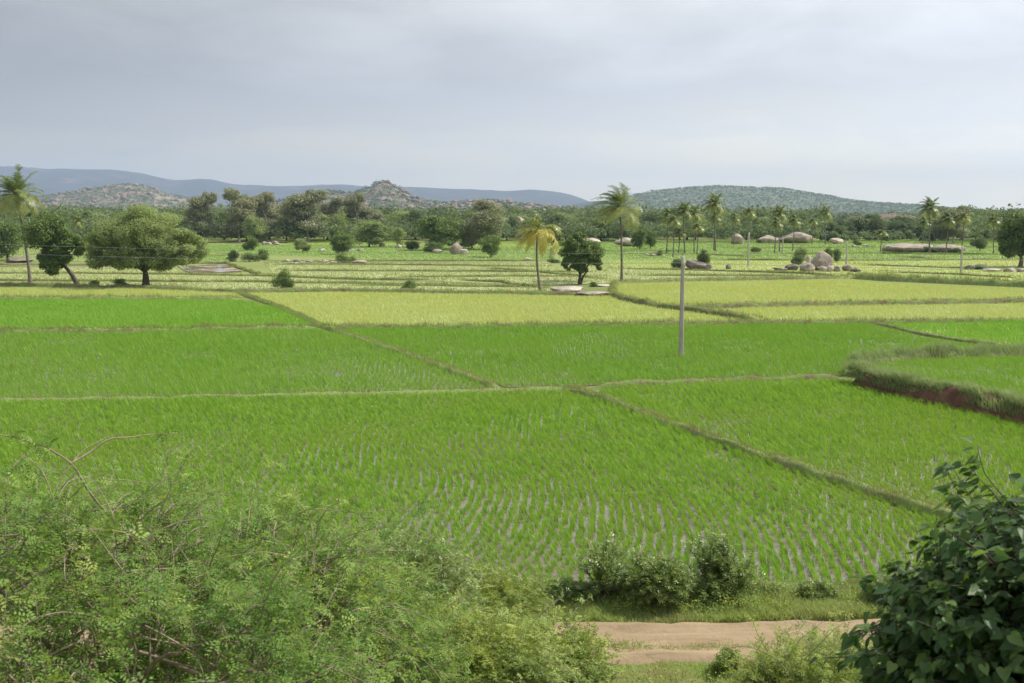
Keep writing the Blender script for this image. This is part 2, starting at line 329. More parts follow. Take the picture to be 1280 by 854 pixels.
def box_mesh(name, lo, hi, mat):
    V = np.array([[x, y, z] for x in (lo[0], hi[0]) for y in (lo[1], hi[1]) for z in (lo[2], hi[2])])
    return mkmesh(name, V, np.array([[0, 1, 3, 2], [4, 6, 7, 5], [0, 4, 5, 1], [2, 3, 7, 6], [0, 2, 6, 4], [1, 5, 7, 3]]), mat)
hm = bpy.data.materials.new('haze_air'); hm.use_nodes = True; hn = hm.node_tree; hn.nodes.clear()
ho = hn.nodes.new('ShaderNodeOutputMaterial'); hv = hn.nodes.new('ShaderNodeVolumePrincipled')
hv.inputs['Color'].default_value = (.54, .70, .96, 1); hv.inputs['Density'].default_value = 1.15e-4; hv.inputs['Anisotropy'].default_value = .0
hn.links.new(hv.outputs[0], ho.inputs['Volume'])
HAZE = obj('haze', box_mesh('haze', (-11500, -500, -2), (11500, 9800, 420), hm)); tag(HAZE, 'thin blue haze over the plain and the hills', 'haze', kind='stuff')

# ------------------------------------------------------------------ terrain sheet
def terrain():
    xs = np.concatenate([-np.geomspace(11300, 42, 24), np.linspace(-40, 40, 115), np.geomspace(42, 11300, 24)])
    ys = np.concatenate([[-450, -200, -100, -50, -30], np.linspace(-20, 30, 90), np.geomspace(32, 9700, 50)])
    X, Y = np.meshgrid(xs, ys); Z = gz(X, Y)
    Z = Z + np.where((Y < 22) & (np.abs(X) < 60), .06*fbm(X*.9, Y*.9, 0, 3, 5), 0) - .03
    V = np.stack([X, Y, Z], -1).reshape(-1, 3); nx = len(xs)
    i = (np.arange(len(ys)-1)[:, None]*nx + np.arange(nx-1)[None]).ravel()
    return mkmesh('ground', V, np.stack([i, i+1, i+nx+1, i+nx], -1), M['ground'], smooth=True)
tag(obj('ground', terrain()), kind='structure')

# ------------------------------------------------------------------ fields
def P2(pxs, z=0.0): return np.array([G(x, y, z)[:2] for x, y in pxs])
def inpoly(X, Y, P):
    r = np.zeros(X.shape, bool); n = len(P)
    for i in range(n):
        x1, y1 = P[i]; x2, y2 = P[(i+1) % n]
        if y1 == y2: continue
        c = ((y1 > Y) != (y2 > Y)) & (X < (x2-x1)*(Y-y1)/(y2-y1)+x1); r ^= c
    return r
def blades(B, h, w, seg, lean=(-.48, .05), spread=.42, vv=None):
    """B: bases (n,3); h, w arrays; seg 1 or 2."""
    n = len(B); a = rng.uniform(0, 2*PI, n)
    d = np.stack([np.cos(a), np.sin(a)], 1); sp = rng.uniform(.1, 1, n)*spread
    off = np.zeros((n, 3)); off[:, 0] = (lean[0]*rng.uniform(.3, 1.3, n)+d[:, 0]*sp)*h; off[:, 1] = (lean[1]+d[:, 1]*sp)*h
    S = np.zeros((n, 3)); b = rng.normal(0, .7, n); S[:, 0] = np.cos(b); S[:, 1] = np.sin(b); S *= (w/2)[:, None]
    top = off.copy(); top[:, 2] = h*np.sqrt(np.clip(1-.35*(off[:, 0]**2+off[:, 1]**2)/h**2, .3, 1))
    v = rng.uniform(0, 1, n) if vv is None else vv
    if seg == 1:
        V = np.stack([B-S, B+S, B+top], 1).reshape(-1, 3); F = np.arange(3*n).reshape(-1, 3)
        return V, F, np.repeat(v, 3)
    mid = off*.38; mid[:, 2] = top[:, 2]*.58
    V = np.stack([B-S*.8, B+S*.8, B+mid-S, B+mid+S, B+top], 1).reshape(-1, 3)
    k = np.arange(n)[:, None]*5
    F = np.concatenate([k+np.array([[0, 1, 3]]), k+np.array([[0, 3, 2]]), k+np.array([[2, 3, 4]])])
    return V, F, np.repeat(v, 5)
def view(X, Y, m=6): return (np.abs(X) < .60*Y+m)
def sheet(name, P, z, mat):
    bm = bmesh.new(); vs = [bm.verts.new((x, y, z)) for x, y in P]; bm.faces.new(vs); bmesh.ops.triangulate(bm, faces=bm.faces[:])
    bmesh.ops.recalc_face_normals(bm, faces=bm.faces[:])
    me = bpy.data.meshes.new(name); bm.to_mesh(me); bm.free()
    if len(me.polygons) and me.polygons[0].normal.z < 0: me.flip_normals()
    me.materials.append(mat); return tag(obj(name, me), kind='structure')
sheet_z = [0.0]
def crop(pxs, mat, label, z=0.0, sx=.27, sy=.15, nb=8, h=.3, w=.012, seg=2, mud='mud', r=.045, skip=.03, lean=(-.48, .05), row=True, name='rice_crop'):
    P = P2(pxs, z); sheet('paddy_plot', P, z+.004, M[mud])
    x0, y0 = P.min(0); x1, y1 = P.max(0); x1 = min(x1, .60*y1+8); x0 = max(x0, -.60*y1-8)
    gx = np.arange(x0, x1, sx); gy = np.arange(y0, y1, sy)
    X, Y = np.meshgrid(gx, gy); X = X.ravel(); Y = Y.ravel()
    k = view(X, Y); X = X[k]; Y = Y[k]
    if row:
        X = X + .30*np.sin(Y*.27+X*.05) + 1.1*fbm(X*.07, Y*.09, 0, 3, 3) + rng.normal(0, sx*.17, len(X)); Y = Y + rng.normal(0, sy*.18, len(X))
    else:
        X = X + rng.uniform(-.5, .5, len(X))*sx; Y = Y + rng.uniform(-.5, .5, len(X))*sy
    k = inpoly(X, Y, P) & (rng.random(len(X)) > skip + (.55*np.clip(fbm(X*.35, Y*.22, 0, 3, 19)-.22, 0, .5)*2 if row else 0))
    X = X[k]; Y = Y[k]; n = len(X)
    vig = .90 - .20*np.clip((36-Y)/13, 0, 1) + .46*fbm(X*.16, Y*.16, 0, 3, 8) + .18*fbm(X*.9, Y*.9, 0, 2, 12)      # vigour varies over the plot
    X = np.repeat(X, nb); Y = np.repeat(Y, nb); vg = np.repeat(vig*rng.uniform(.68, 1.22, n), nb); m = len(X)
    a = rng.uniform(0, 2*PI, m); rr = r*np.sqrt(rng.random(m))*(1-.28*np.clip((36-Y)/13, 0, 1))
    B = np.stack([X+np.cos(a)*rr, Y+np.sin(a)*rr, np.full(m, z)], 1)
    hh_ = h*vg*rng.uniform(.65, 1.1, m); tv = np.clip(np.repeat(rng.uniform(0, 1, n), nb)*.75 + rng.uniform(0, .25, m), 0, 1)
    V, F, v = blades(B, hh_, np.full(m, w), seg, lean, vv=tv)
    o = obj(name, mkmesh(name, V, F, M[mat], v)); tag(o, label, 'rice', kind='stuff')
    return n

F1 = [(-160, 507), (160, 502), (330, 499), (480, 496), (600, 492), (705, 490), (760, 506), (850, 541), (950, 577), (1060, 611), (1180, 651), (1320, 702), (1320, 741), (1000, 739), (650, 740), (300, 752), (-160, 770)]
F2 = [(742, 489), (790, 485), (900, 480), (1055, 476), (1120, 493), (1200, 511), (1440, 575), (1440, 738), (1300, 688), (1180, 644), (1060, 604), (950, 570), (850, 534), (760, 500)]
F3 = [(-160, 420), (240, 415), (400, 413), (440, 423), (520, 451), (618, 486), (480, 491), (330, 494), (160, 497), (-160, 502)]
F4 = [(414, 412), (640, 410), (870, 407), (1083, 405), (1160, 423), (1290, 442), (1200, 446), (1120, 447), (1063, 459), (1053, 470), (900, 474), (790, 479), (700, 484), (632, 484), (522, 446), (442, 418)]
F5 = [(-160, 376), (298, 376), (350, 387), (398, 407), (240, 411), (-160, 414)]
F6 = [(1098, 405), (1440, 401), (1440, 458), (1290, 437), (1160, 418)]
F7 = [(1085, 458), (1130, 451), (1440, 441), (1440, 552), (1290, 501), (1200, 482), (1120, 470)]
crop(F1, 'rice', 'young green rice in the nearest plot, muddy water between its rows', nb=15, h=.31, w=.0135, r=.070)
crop(F2, 'rice', 'green rice in the plot between the long diagonal bank and the red earth bank', nb=12, h=.33, w=.0145, skip=.02, r=.072)
crop(F3, 'rice2', 'green rice in the left plot behind the long low bank', sy=.17, nb=8, h=.36, w=.02, seg=1, skip=.05, r=.075)
crop(F4, 'rice2', 'green rice in the plot around the concrete pole', sy=.17, nb=8, h=.37, w=.022, seg=1, skip=.05, r=.075)
crop(F5, 'rice2', 'green rice in the far left plot in front of the yellow strip', sy=.2, nb=6, h=.38, w=.03, seg=1, skip=0, mud='mud2', r=.12)
crop(F6, 'rice2', 'green rice behind the thin stony bank at the right', sy=.2, nb=6, h=.38, w=.03, seg=1, skip=0, mud='mud2', r=.12)
crop(F7, 'rice2', 'green rice on the raised terrace', z=.65, sy=.17, nb=9, h=.34, w=.019, r=.11, seg=1, skip=0)
Y1 = [(312, 367), (420, 366), (560, 368), (690, 370), (762, 371), (780, 377), (830, 386), (948, 403), (870, 403), (640, 407), (560, 408), (410, 409), (352, 384)]
Y2 = [(-160, 359), (180, 362), (295, 367), (303, 372), (-160, 371)]
Y3 = [(770, 356), (850, 353), (1060, 350), (1100, 354), (1280, 362), (1440, 366), (1440, 375), (1265, 377), (1000, 381), (848, 384), (790, 376), (768, 368)]
Y4 = [(862, 388), (1000, 384), (1265, 380), (1440, 378), (1440, 399), (1100, 402), (968, 403)]
kw = dict(sx=.3, sy=.28, nb=5, h=.33, w=.04, seg=1, mud='mud2', r=.13)
crop(Y1, 'rice_y', 'yellow green rice in the wide pale plot left of the pole', **kw)
crop(Y2, 'rice_y', 'yellow green rice strip in front of the spreading round tree', **kw)
crop(Y3, 'rice_y', 'yellow green rice in the upper of the two pale plots at the right', **kw)
crop(Y4, 'rice_y', 'yellow green rice in the lower of the two pale plots at the right', **kw)
kf = dict(sx=.6, sy=.6, nb=4, h=.26, w=.075, seg=1, mud='mud3', r=.4, row=False)
crop([(-160, 333.5), (215, 333), (225, 342), (330, 345), (420, 350), (560, 354), (690, 361), (690, 367), (560, 365), (420, 362.5), (300, 362.5), (180, 358), (-160, 354)], 'rice_pale', 'pale thin rice around the spreading round tree', **kf)
crop([(330, 328), (480, 328), (690, 327), (760, 336), (860, 338), (1000, 343), (1060, 347), (850, 351), (770, 353), (690, 357), (560, 352), (420, 347), (345, 345)], 'rice_pale', 'pale thin rice in the middle strips behind the short leaning palm', **kf)
kf2 = dict(sx=.85, sy=.85, nb=4, h=.3, w=.11, seg=1, mud='mud2', r=.55, row=False)
crop([(225, 306), (500, 307), (650, 309), (690, 312), (690, 325), (480, 325), (330, 318), (285, 326), (225, 329)], 'rice_far', 'bright green rice below the pale trunked trees', **kf2)
crop([(360, 299.5), (520, 300.5), (515, 305), (360, 305.5)], 'rice_yy', 'small yellow plot behind the pale forked tree', **kf2)
crop([(625, 302), (705, 303), (705, 309), (620, 308)], 'rice_yy', 'small yellow plot right of the feathery grey tree', **kf2)
crop([(700, 303), (880, 302), (880, 322), (860, 325), (760, 324), (700, 325)], 'rice_far', 'green rice behind the tall bent palm', **kf2)
crop([(884, 302), (1100, 301), (1460, 300), (1460, 322), (1060, 325), (884, 324)], 'rice_far', 'bright green rice around the row of far palms', **kf2)
crop([(760, 325), (860, 326), (1060, 326), (1460, 323), (1460, 352), (1290, 351), (1110, 348), (1000, 342), (860, 337), (765, 335)], 'rice_yy', 'ripening yellow rice around the boulder pile', **kf)
crop([(-160, 305), (222, 306), (222, 326), (-160, 328)], 'rice_pale', 'pale rice seen under the leaning tree at the left edge', **kf2)
# flooded bare plots
sheet('flooded_plot', P2([(222, 333), (280, 330), (292, 334), (228, 337)]), .06, M['pool'])
sheet('flooded_plot', P2([(228, 338), (292, 335), (304, 340), (240, 342)]), .06, M['pool'])
sheet('flooded_plot', P2([(-60, 330), (215, 330), (215, 334), (-60, 334)]), .06, M['pool'])

# ------------------------------------------------------------------ banks between the plots
def resample(P, step):
    P = np.asarray(P, float); d = np.r_[0, np.cumsum(np.linalg.norm(np.diff(P, axis=0), axis=1))]
    n = max(3, int(d[-1]/step)); t = np.linspace(0, d[-1], n)
    return np.stack([np.interp(t, d, P[:, k]) for k in range(P.shape[1])], 1)
def bank(pxs, w=.5, h=.2, mat='soil', z=0.0, grass=None, step=.35, gd=40, gh=.2, gw=.02, wob=.12, cover=1.0):
    P = resample([G(x, y, z)[:2] for x, y in pxs], step); n = len(P)
    T = nrm(np.gradient(P, axis=0)); S = np.stack([T[:, 1], -T[:, 0]], 1)
    s = rng.integers(1000)
    P = P + S*(wob*fbm(P[:, 0]*.35, P[:, 1]*.35, 0, 3, s))[:, None]
    prof = [(-.62, -.06), (-.5, .25), (-.34, .78), (-.12, 1.0), (.14, .96), (.36, .74), (.5, .22), (.62, -.06)]
    ww = w*(1+.35*fbm(P[:, 0]*.8, P[:, 1]*.8, 0, 3, s+1)); hh = h*(1+.6*fbm(P[:, 0]*.7, P[:, 1]*.7, 0, 3, s+2))
    V = np.zeros((n, len(prof), 3))
    for j, (a, b) in enumerate(prof):
        jit = 1+.25*rng.normal(0, 1, n)*.5
        V[:, j, :2] = P + S*(ww*a)[:, None]; V[:, j, 2] = z + hh*b*jit if b > 0 else z-.06
    tp_ = np.clip(np.minimum(np.arange(n), n-1-np.arange(n))/3.0, 0, 1)[:, None]; V[:, :, 2] = z-.06 + (V[:, :, 2]-z+.06)*tp_
    m = len(prof); i = (np.arange(n-1)[:, None]*m+np.arange(m-1)[None]).ravel()
    tag(obj('field_bank', mkmesh('field_bank', V.reshape(-1, 3), np.stack([i, i+m, i+m+1, i+1], -1), M[mat], smooth=True)), kind='structure')
    if grass:
        L_ = step*n; k = int(L_*gd); i = rng.integers(0, n-1, k); f = rng.random(k); q = rng.normal(0, .33, k)
        keep = fbm(P[i, 0]*.6, P[i, 1]*.6, 0, 2, s+5) > -1+2*(1-cover)*.55
        i, f, q = i[keep], f[keep], q[keep]; k = len(i)
        pos = P[i]*(1-f)[:, None]+P[i+1]*f[:, None] + S[i]*(q*w)[:, None]
        zz_ = z + hh[i]*np.clip(1-(np.abs(q)/.62)**2, 0, 1)*.92
        clump = .65+.8*np.clip(fbm(pos[:, 0]*1.3, pos[:, 1]*1.3, 0, 2, s+9)+.35, 0, 1.2)
        B = np.stack([pos[:, 0], pos[:, 1], zz_], 1)
        return blades(B, gh*clump*rng.uniform(.5, 1.2, k), np.full(k, gw), 2 if gw < .03 else 1, (-.25, 0), .6)
GR = {}
def addgrass(key, r):
    if r is not None and len(r[0]): GR.setdefault(key, MB()).add(r[0], r[1], r[2])
# near banks
addgrass('grass', bank([(-160, 505), (160, 500), (330, 497), (480, 494), (600, 490), (700, 487), (735, 486.5)], .5, .17, 'soil_green', grass=1, gd=110, gh=.2, gw=.014, cover=.8))
addgrass('grass', bank([(735, 486.5), (790, 482.5), (900, 477), (1060, 472)], .5, .2, 'soil', grass=1, gd=80, gh=.16, gw=.014, cover=.7))
addgrass('grass', bank([(296, 366), (350, 385), (403, 409), (440, 421), (520, 449), (575, 468), (625, 487)], .6, .2, 'soil_green', grass=1, gd=130, gh=.24, gw=.016, cover=.9))
addgrass('grass', bank([(706, 487), (760, 503), (850, 537.5), (950, 573.5), (1060, 607.5), (1180, 648), (1320, 696)], .55, .24, 'soil_green', grass=1, gd=300, gh=.2, gw=.012, cover=.85))
addgrass('grass', bank([(-160, 418), (30, 416), (240, 413.5), (404, 410.5)], .7, .25, 'soil_green', grass=1, gd=150, gh=.34, gw=.022))
addgrass('grass', bank([(-160, 373.5), (300, 374)], .8, .25, 'soil_green', grass=1, gd=70, gh=.45, gw=.04, cover=.7))
addgrass('grass', bank([(404, 410.5), (560, 409.5), (640, 408.5), (870, 405), (1095, 403.5), (1440, 400.5)], .7, .24, 'soil', grass=1, gd=70, gh=.38, gw=.035, cover=.7))
addgrass('grass', bank([(1090, 404), (1160, 420), (1230, 431), (1310, 441)], .5, .2, 'soil', grass=1, gd=80, gh=.14, gw=.016, cover=.5))
kb = dict(grass=1, gd=45, gh=.35, gw=.05, cover=.7, step=.8)
for pts, w, h, m in [
    ([(-160, 356.5), (60, 358), (180, 361), (296, 365.5), (420, 364), (560, 366.5), (690, 368.5), (764, 369.5)], .9, .35, 'soil'),
    ([(764, 369.5), (782, 376), (830, 385.5), (870, 390), (955, 403.5)], .9, .45, 'soil'),
    ([(845, 386), (1000, 382.3), (1150, 380), (1265, 378.5), (1440, 376)], .9, .38, 'soil'),
    ([(766, 366), (768, 354.5), (850, 351.8), (1000, 349), (1060, 347.5)], .9, .35, 'soil')]:
    addgrass('grass', bank(pts, w, h, m, **kb))
addgrass('grass', bank([(1060, 347.5), (1110, 351), (1200, 355), (1290, 359), (1440, 364)], 1.6, .7, 'soil_green', grass=1, gd=90, gh=.6, gw=.06, step=.8))
far_banks = [
    [(-160, 342), (100, 342.5), (225, 343.5), (330, 345.5), (420, 349), (560, 351)], [(-160, 351), (150, 352), (300, 353), (440, 355), (600, 358)],
    [(-160, 332), (215, 332)], [(222, 330), (284, 329.5), (300, 336), (322, 343), (345, 345)], [(226, 337.6), (292, 334.6)],
    [(330, 331), (500, 331.5), (690, 334)], [(345, 339), (480, 339.5), (620, 340), (760, 340.5)], [(480, 347), (640, 346), (760, 346)],
    [(560, 349), (620, 353), (690, 361)], [(600, 335), (680, 341), (760, 350)], [(420, 357), (560, 358), (690, 360)],
    [(760, 336), (860, 338), (1000, 342), (1060, 346)], [(780, 345), (900, 345), (1020, 346)], [(884, 325), (1060, 326.5), (1250, 325), (1440, 323)],
    [(1060, 331), (1150, 334), (1250, 338)], [(1090, 340), (1180, 343), (1290, 349)], [(960, 318), (1100, 317), (1290, 319)], [(900, 311), (1100, 309.5), (1440, 309)],
    [(1110, 321), (1180, 324)], [(700, 315), (860, 314)], [(225, 321), (330, 319)], [(690, 311), (690, 326)], [(330, 327.5), (480, 326.5), (690, 326.5)], [(640, 305.5), (760, 306)], [(870, 318), (950, 322)]]
for pts in far_banks:
    addgrass('grass', bank(pts, .55, .26, 'soil', grass=1, gd=16, gh=.34, gw=.09, cover=.7, step=1.6, wob=.9))
# the red earth bank of the terrace: a steep wall of soil facing the lower plot, with pale seeding grass on top
def terrace():
    top = resample([G(x, y, .7)[:2] for x, y in [(1066, 463), (1120, 477), (1200, 491), (1290, 511), (1440, 552)]], .25)
    n = len(top); T = nrm(np.gradient(top, axis=0)); S = np.stack([T[:, 1], -T[:, 0]], 1)   # S points towards the camera side
    if S[n//2][1] > 0: S = -S
    prof = [(-.9, .62), (-.45, .80), (0, .88), (.26, .74), (.36, .45), (.50, .12), (.62, -.06)]
    V = np.zeros((n, len(prof), 3))
    for j, (a, b) in enumerate(prof):
        f = 1.3*fbm(top[:, 0]*.55, top[:, 1]*.55, j*.35, 4, 44)
        V[:, j, :2] = top + S*(a+.45*f)[:, None]; V[:, j, 2] = b + .20*fbm(top[:, 0]*.9, top[:, 1]*.9, j*.9, 3, 45)*(b > 0)
    e_ = np.clip(np.arange(n)/5.0, 0, 1)[:, None]; V[:, :, 2] = -.06+(V[:, :, 2]+.06)*e_
    m = len(prof); i = (np.arange(n-1)[:, None]*m+np.arange(m-1)[None]).ravel()
    tag(obj('field_bank', mkmesh('field_bank', V.reshape(-1, 3), np.stack([i, i+m, i+m+1, i+1], -1), M['soil_red'], smooth=True)), kind='structure')
    r = []
    for (dens, lo, hi, gh, key) in ((1100, -.9, .22, .50, 'grass_pale'), (300, .1, .42, .34, 'grass_pale')):
        k = int(n*.25*dens); i = rng.integers(0, n-1, k); q = rng.uniform(lo, hi, k); f = rng.random(k)
        keep = fbm(top[i, 0]*.5, top[i, 1]*.5, q, 2, 50) > -.45; i, q, f = i[keep], q[keep], f[keep]; k = len(i)
        pos = top[i]*(1-f)[:, None]+top[i+1]*f[:, None]+S[i]*q[:, None]
        z = np.interp(q, [a for a, b in prof], [b for a, b in prof])
        cl = .5+.9*np.clip(fbm(pos[:, 0]*.9, pos[:, 1]*.9, 0, 2, 51)+.4, 0, 1.2)
        addgrass(key, blades(np.stack([pos[:, 0], pos[:, 1], z-.02], 1), gh*cl*rng.uniform(.5, 1.25, k), np.full(k, .016), 2, (-.3, 0), .75))
terrace()
addgrass('grass_pale', bank([(1064, 461), (1090, 456), (1130, 450.5), (1200, 448), (1290, 444), (1440, 439)], 1.1, .45, 'soil', z=.4, grass=1, gd=420, gh=.55, gw=.018, wob=.3))
# bottom edge of the nearest plot
addgrass('grass', bank([(-160, 775), (300, 756), (560, 745), (650, 742.5), (800, 741.5), (1000, 741.5), (1320, 744)], .55, .22, 'soil', grass=1, gd=260, gh=.16, gw=.01, cover=.7))
# far tall weeds in the fields
# ------------------------------------------------------------------ verge, track and foreground grass
def scatter_grass(key, n, x0, x1, yfun0, yfun1, h, w, keepf=None, seg=2, lean=(-.25, 0), spread=.6, z_=0.0):
    X = rng.uniform(x0, x1, n); t = rng.random(n); Y = yfun0(X)*(1-t)+yfun1(X)*t
    k = np.ones(n, bool) if keepf is None else keepf(X, Y)
    X, Y = X[k], Y[k]; n = len(X)
    c = np.clip(.75+.9*fbm(X*.8, Y*.8, 0, 3, 33), .25, 1.6)
    Z = gz(X, Y)-.03+z_
    addgrass(key, blades(np.stack([X, Y, Z], 1), h*c*rng.uniform(.4, 1.2, n), np.full(n, w), seg, lean, spread))
ROAD0 = lambda X: 19.1 + .12*np.sin(X*.35) + .22*fbm(np.asarray(X)*.6, 0*np.asarray(X), 0, 3, 81) + .01*np.clip(X, 0, 20)**2*.4     # near edge
ROAD1 = lambda X: 21.1 + .10*np.sin(X*.3+1) + .24*fbm(np.asarray(X)*.7, 0*np.asarray(X), 0, 3, 82) + .01*np.clip(X, 0, 20)**2*.4    # far edge
FE = lambda X: 22.95 + 0*X
scatter_grass('grass_lush', 120000, -14, 17, lambda X: ROAD1(X)+.05, FE, .27, .016, spread=.9)
scatter_grass('grass_lush', 14000, -14, 17, lambda X: .62*ROAD0(X)+.38*ROAD1(X)-.22, lambda X: .62*ROAD0(X)+.38*ROAD1(X)+.22, .10, .012, lambda X, Y: fbm(X*.6, Y*1.5, 0, 3, 71) > .0, z_=.06)
scatter_grass('grass_lush', 12000, -14, 17, lambda X: ROAD1(X)-.25, lambda X: ROAD1(X)+.2, .07, .01)
scatter_grass('grass_lush', 12000, -14, 17, lambda X: ROAD0(X)-.2, lambda X: ROAD0(X)+.25, .07, .01)
scatter_grass('grass_lush', 90000, -13, 15, lambda X: 12.0+0*X, lambda X: ROAD0(X)-.1, .13, .011, lambda X, Y: fbm(X*.7, Y*.7, 0, 3, 73) > -.3)
scatter_grass('grass_lush', 30000, -10, 10, lambda X: -4+0*X, lambda X: 12.0+0*X, .18, .014)
def weeds(n, x0, x1, yf0, yf1, h, seed):
    g = np.random.default_rng(seed); X = g.uniform(x0, x1, n); t = g.random(n); Y = yf0(X)*(1-t)+yf1(X)*t
    c = fbm(X*1.1, Y*1.1, 0, 3, seed); k = c > -.12; X, Y, c = X[k], Y[k], c[k]; n = len(X); Z = gz(X, Y)+h*np.clip(.5+c*1.6, .15, 1.3)*g.random(n)**.6
    nn = nrm(np.array([0, 0, 1.0])+g.normal(0, .5, (n, 3))); V, F = cards(np.stack([X, Y, Z], 1), g.normal(0, 1, (n, 3)), nn, .05*g.uniform(.6, 1.5, n), .028)
    GR.setdefault('weeds', MB()).add(V, F, np.repeat(g.random(n), 4))
weeds(42000, -14, 17, lambda X: ROAD1(X)+.35, lambda X: 22.9+0*X, .34, 301)
weeds(26000, -14, 17, lambda X: 13+0*X, lambda X: ROAD0(X)-.45, .2, 302)
def track():
    xs = np.arange(-60, 61, .25); t = np.linspace(0, 1, 17)
    X, T_ = np.meshgrid(xs, t); Y = ROAD0(X)*(1-T_)+ROAD1(X)*T_
    wob = .30*fbm(X*.9, Y*.9, 0, 4, 60); Y = Y + np.where((T_ == 0) | (T_ == 1), wob, 0)
    Z = .02 + .045*np.cos((T_-.5)*2*PI*1.0)*0 - .035*(np.exp(-((T_-.27)/.10)**2)+np.exp(-((T_-.75)/.11)**2))*1.8 + .05 + .05*fbm(X*1.3, Y*3, 0, 4, 61)
    Z = np.where((T_ == 0) | (T_ == 1), -.04, Z); n = len(xs)
    i = (np.arange(len(t)-1)[:, None]*n+np.arange(n-1)[None]).ravel()
    tag(obj('dirt_road', mkmesh('dirt_road', np.stack([X, Y, Z], -1).reshape(-1, 3), np.stack([i, i+1, i+n+1, i+n], -1), M['road'], smooth=True)), kind='structure')
track()
tag(obj('grass', GR['grass'].mesh('grass', M['grass'])), 'short green grass growing on the low field banks', 'grass', kind='stuff')
tag(obj('seeding_grass', GR['grass_pale'].mesh('seeding_grass', M['grass_pale'])), 'pale seeding grass on the red earth terrace bank', 'grass', kind='stuff')
tag(obj('verge_grass', GR['grass_lush'].mesh('verge_grass', M['grass_lush'])), 'lush grass along both sides of the dirt track', 'grass', kind='stuff')

tag(obj('weeds', GR['weeds'].mesh('weeds', M['limeleaf'])), 'low leafy weeds beside the dirt track', 'weeds', kind='stuff')
# ------------------------------------------------------------------ trees of the plain
def crown_block(mb, C, R, ncl, nl, leaf, clr=(.2, .34), shell=.55, flat=.0, drop=.0, hang=0.0, asp=.5, low=-.55):
    """clumps inside an ellipsoid, leaf cards on each clump; returns clump centres"""
    C = np.asarray(C, float); R = np.asarray(R, float)
    d = nrm(rng.normal(0, 1, (ncl*4, 3))); d = d[d[:, 2] > low][:ncl]; ncl = len(d)
    rr = shell + (1-shell)*rng.random(ncl)**.6; rr *= rng.uniform(.8, 1.02, ncl)
    cc = C + d*R*rr[:, None]*.86
    cr = rng.uniform(*clr, ncl)*R.mean()
    w = cr**2; k = rng.choice(ncl, nl, p=w/w.sum())
    u = nrm(rng.normal(0, 1, (nl, 3))); q = rng.random(nl)**.35*np.where(rng.random(nl) < .16, rng.uniform(1, 1.55, nl), 1.0)
    off = u*(cr[k]*q)[:, None]; off[:, 2] *= .72
    P = cc[k]+off
    nn = nrm(u*.9 + np.array([0, 0, .45]) + rng.normal(0, .45, (nl, 3)))
    ax = rng.normal(0, 1, (nl, 3)); ax[:, 2] -= hang
    ct = rng.uniform(0, 1, ncl)
    v = np.clip(ct[k]*.55+rng.uniform(0, .45, nl), 0, 1)
    sz = leaf*rng.uniform(.6, 1.3, nl)
    V, F = cards(P, ax, nn, sz, sz*asp)
    mb.add(V, F, np.repeat(v, 4))
    return cc, cr
def tree_meshes(name, Ht, Wd, trunk_h, trunk_r, ncl, nl, leaf, mleaf, mbark, lean=(0, 0), forks=5, blob=None, hang=0, shell=.5, asp=.5, low=-.55, clr=(.2, .34), stems=1, depth=None):
    dp = depth or Wd*.9
    mbc = MB(); mbt = MB(); top = np.array([lean[0], lean[1], trunk_h])
    lobes = blob or [((lean[0]*1.2, lean[1]*1.2, (Ht+trunk_h)/2), (Wd/2, dp/2, (Ht-trunk_h)/2*1.06), 1.0)]
    tw = sum(l[2] for l in lobes); tips = []
    for c, r, wgt in lobes:
        cc, cr = crown_block(mbc, c, r, max(3, int(ncl*wgt/tw)), int(nl*wgt/tw), leaf, clr, shell, hang=hang, asp=asp, low=low)
        tips.append(cc)
    tips = np.concatenate(tips)
    for s in range(stems):
        o = np.zeros(3) if stems == 1 else np.array([rng.normal(0, trunk_r*1.3), rng.normal(0, trunk_r*1.3), 0])
        mid = np.array([lean[0]*.35, lean[1]*.35, trunk_h*.55]) + rng.normal(0, trunk_r*.6, 3)*[1, 1, 0]
        tp = top + (0 if stems == 1 else rng.normal(0, Wd*.08, 3)*[1, 1, .3])
        path = bez(o-[0, 0, .3], mid+o*.6, tp, 9); rr = np.linspace(trunk_r*1.25, trunk_r*.62, 9); rr[0] *= 1.35; rr[1] *= 1.08
        if stems > 1: rr *= .6
        V, F = tube(path, rr, 9); mbt.add(V, F)
    sel = tips[rng.permutation(len(tips))[:forks*4]]
    main = []
    for k in range(forks):
        t = sel[k % len(sel)]; e = top*.45+t*.55; m_ = (top+e)/2 + np.array([0, 0, -.04*Ht]) + rng.normal(0, .03*Wd, 3)
        path = bez(top-[0, 0, trunk_r*.3], m_, e, 6); V, F = tube(path, np.linspace(trunk_r*.55, trunk_r*.26, 6), 6); mbt.add(V, F); main.append((path, e))
    for k, t in enumerate(sel):
        p, e = main[int(np.argmin([np.linalg.norm(t-e_) for _, e_ in main]))]; st = p[4]
        path = bez(st, (st+t)/2+rng.normal(0, .03*Wd, 3), t, 5); V, F = tube(path, np.linspace(trunk_r*.26, trunk_r*.06, 5), 5); mbt.add(V, F)
    return mbt.mesh(name+'_trunk', M[mbark], True), mbc.mesh(name+'_crown', M[mleaf])
def tree(name, loc, label, cat, ms, group=None, rz=0.0, s=(1, 1, 1)):
    r = thing(name, loc, label, cat, group, rz, s)
    obj('trunk', ms[0], r); obj('crown', ms[1], r); return r

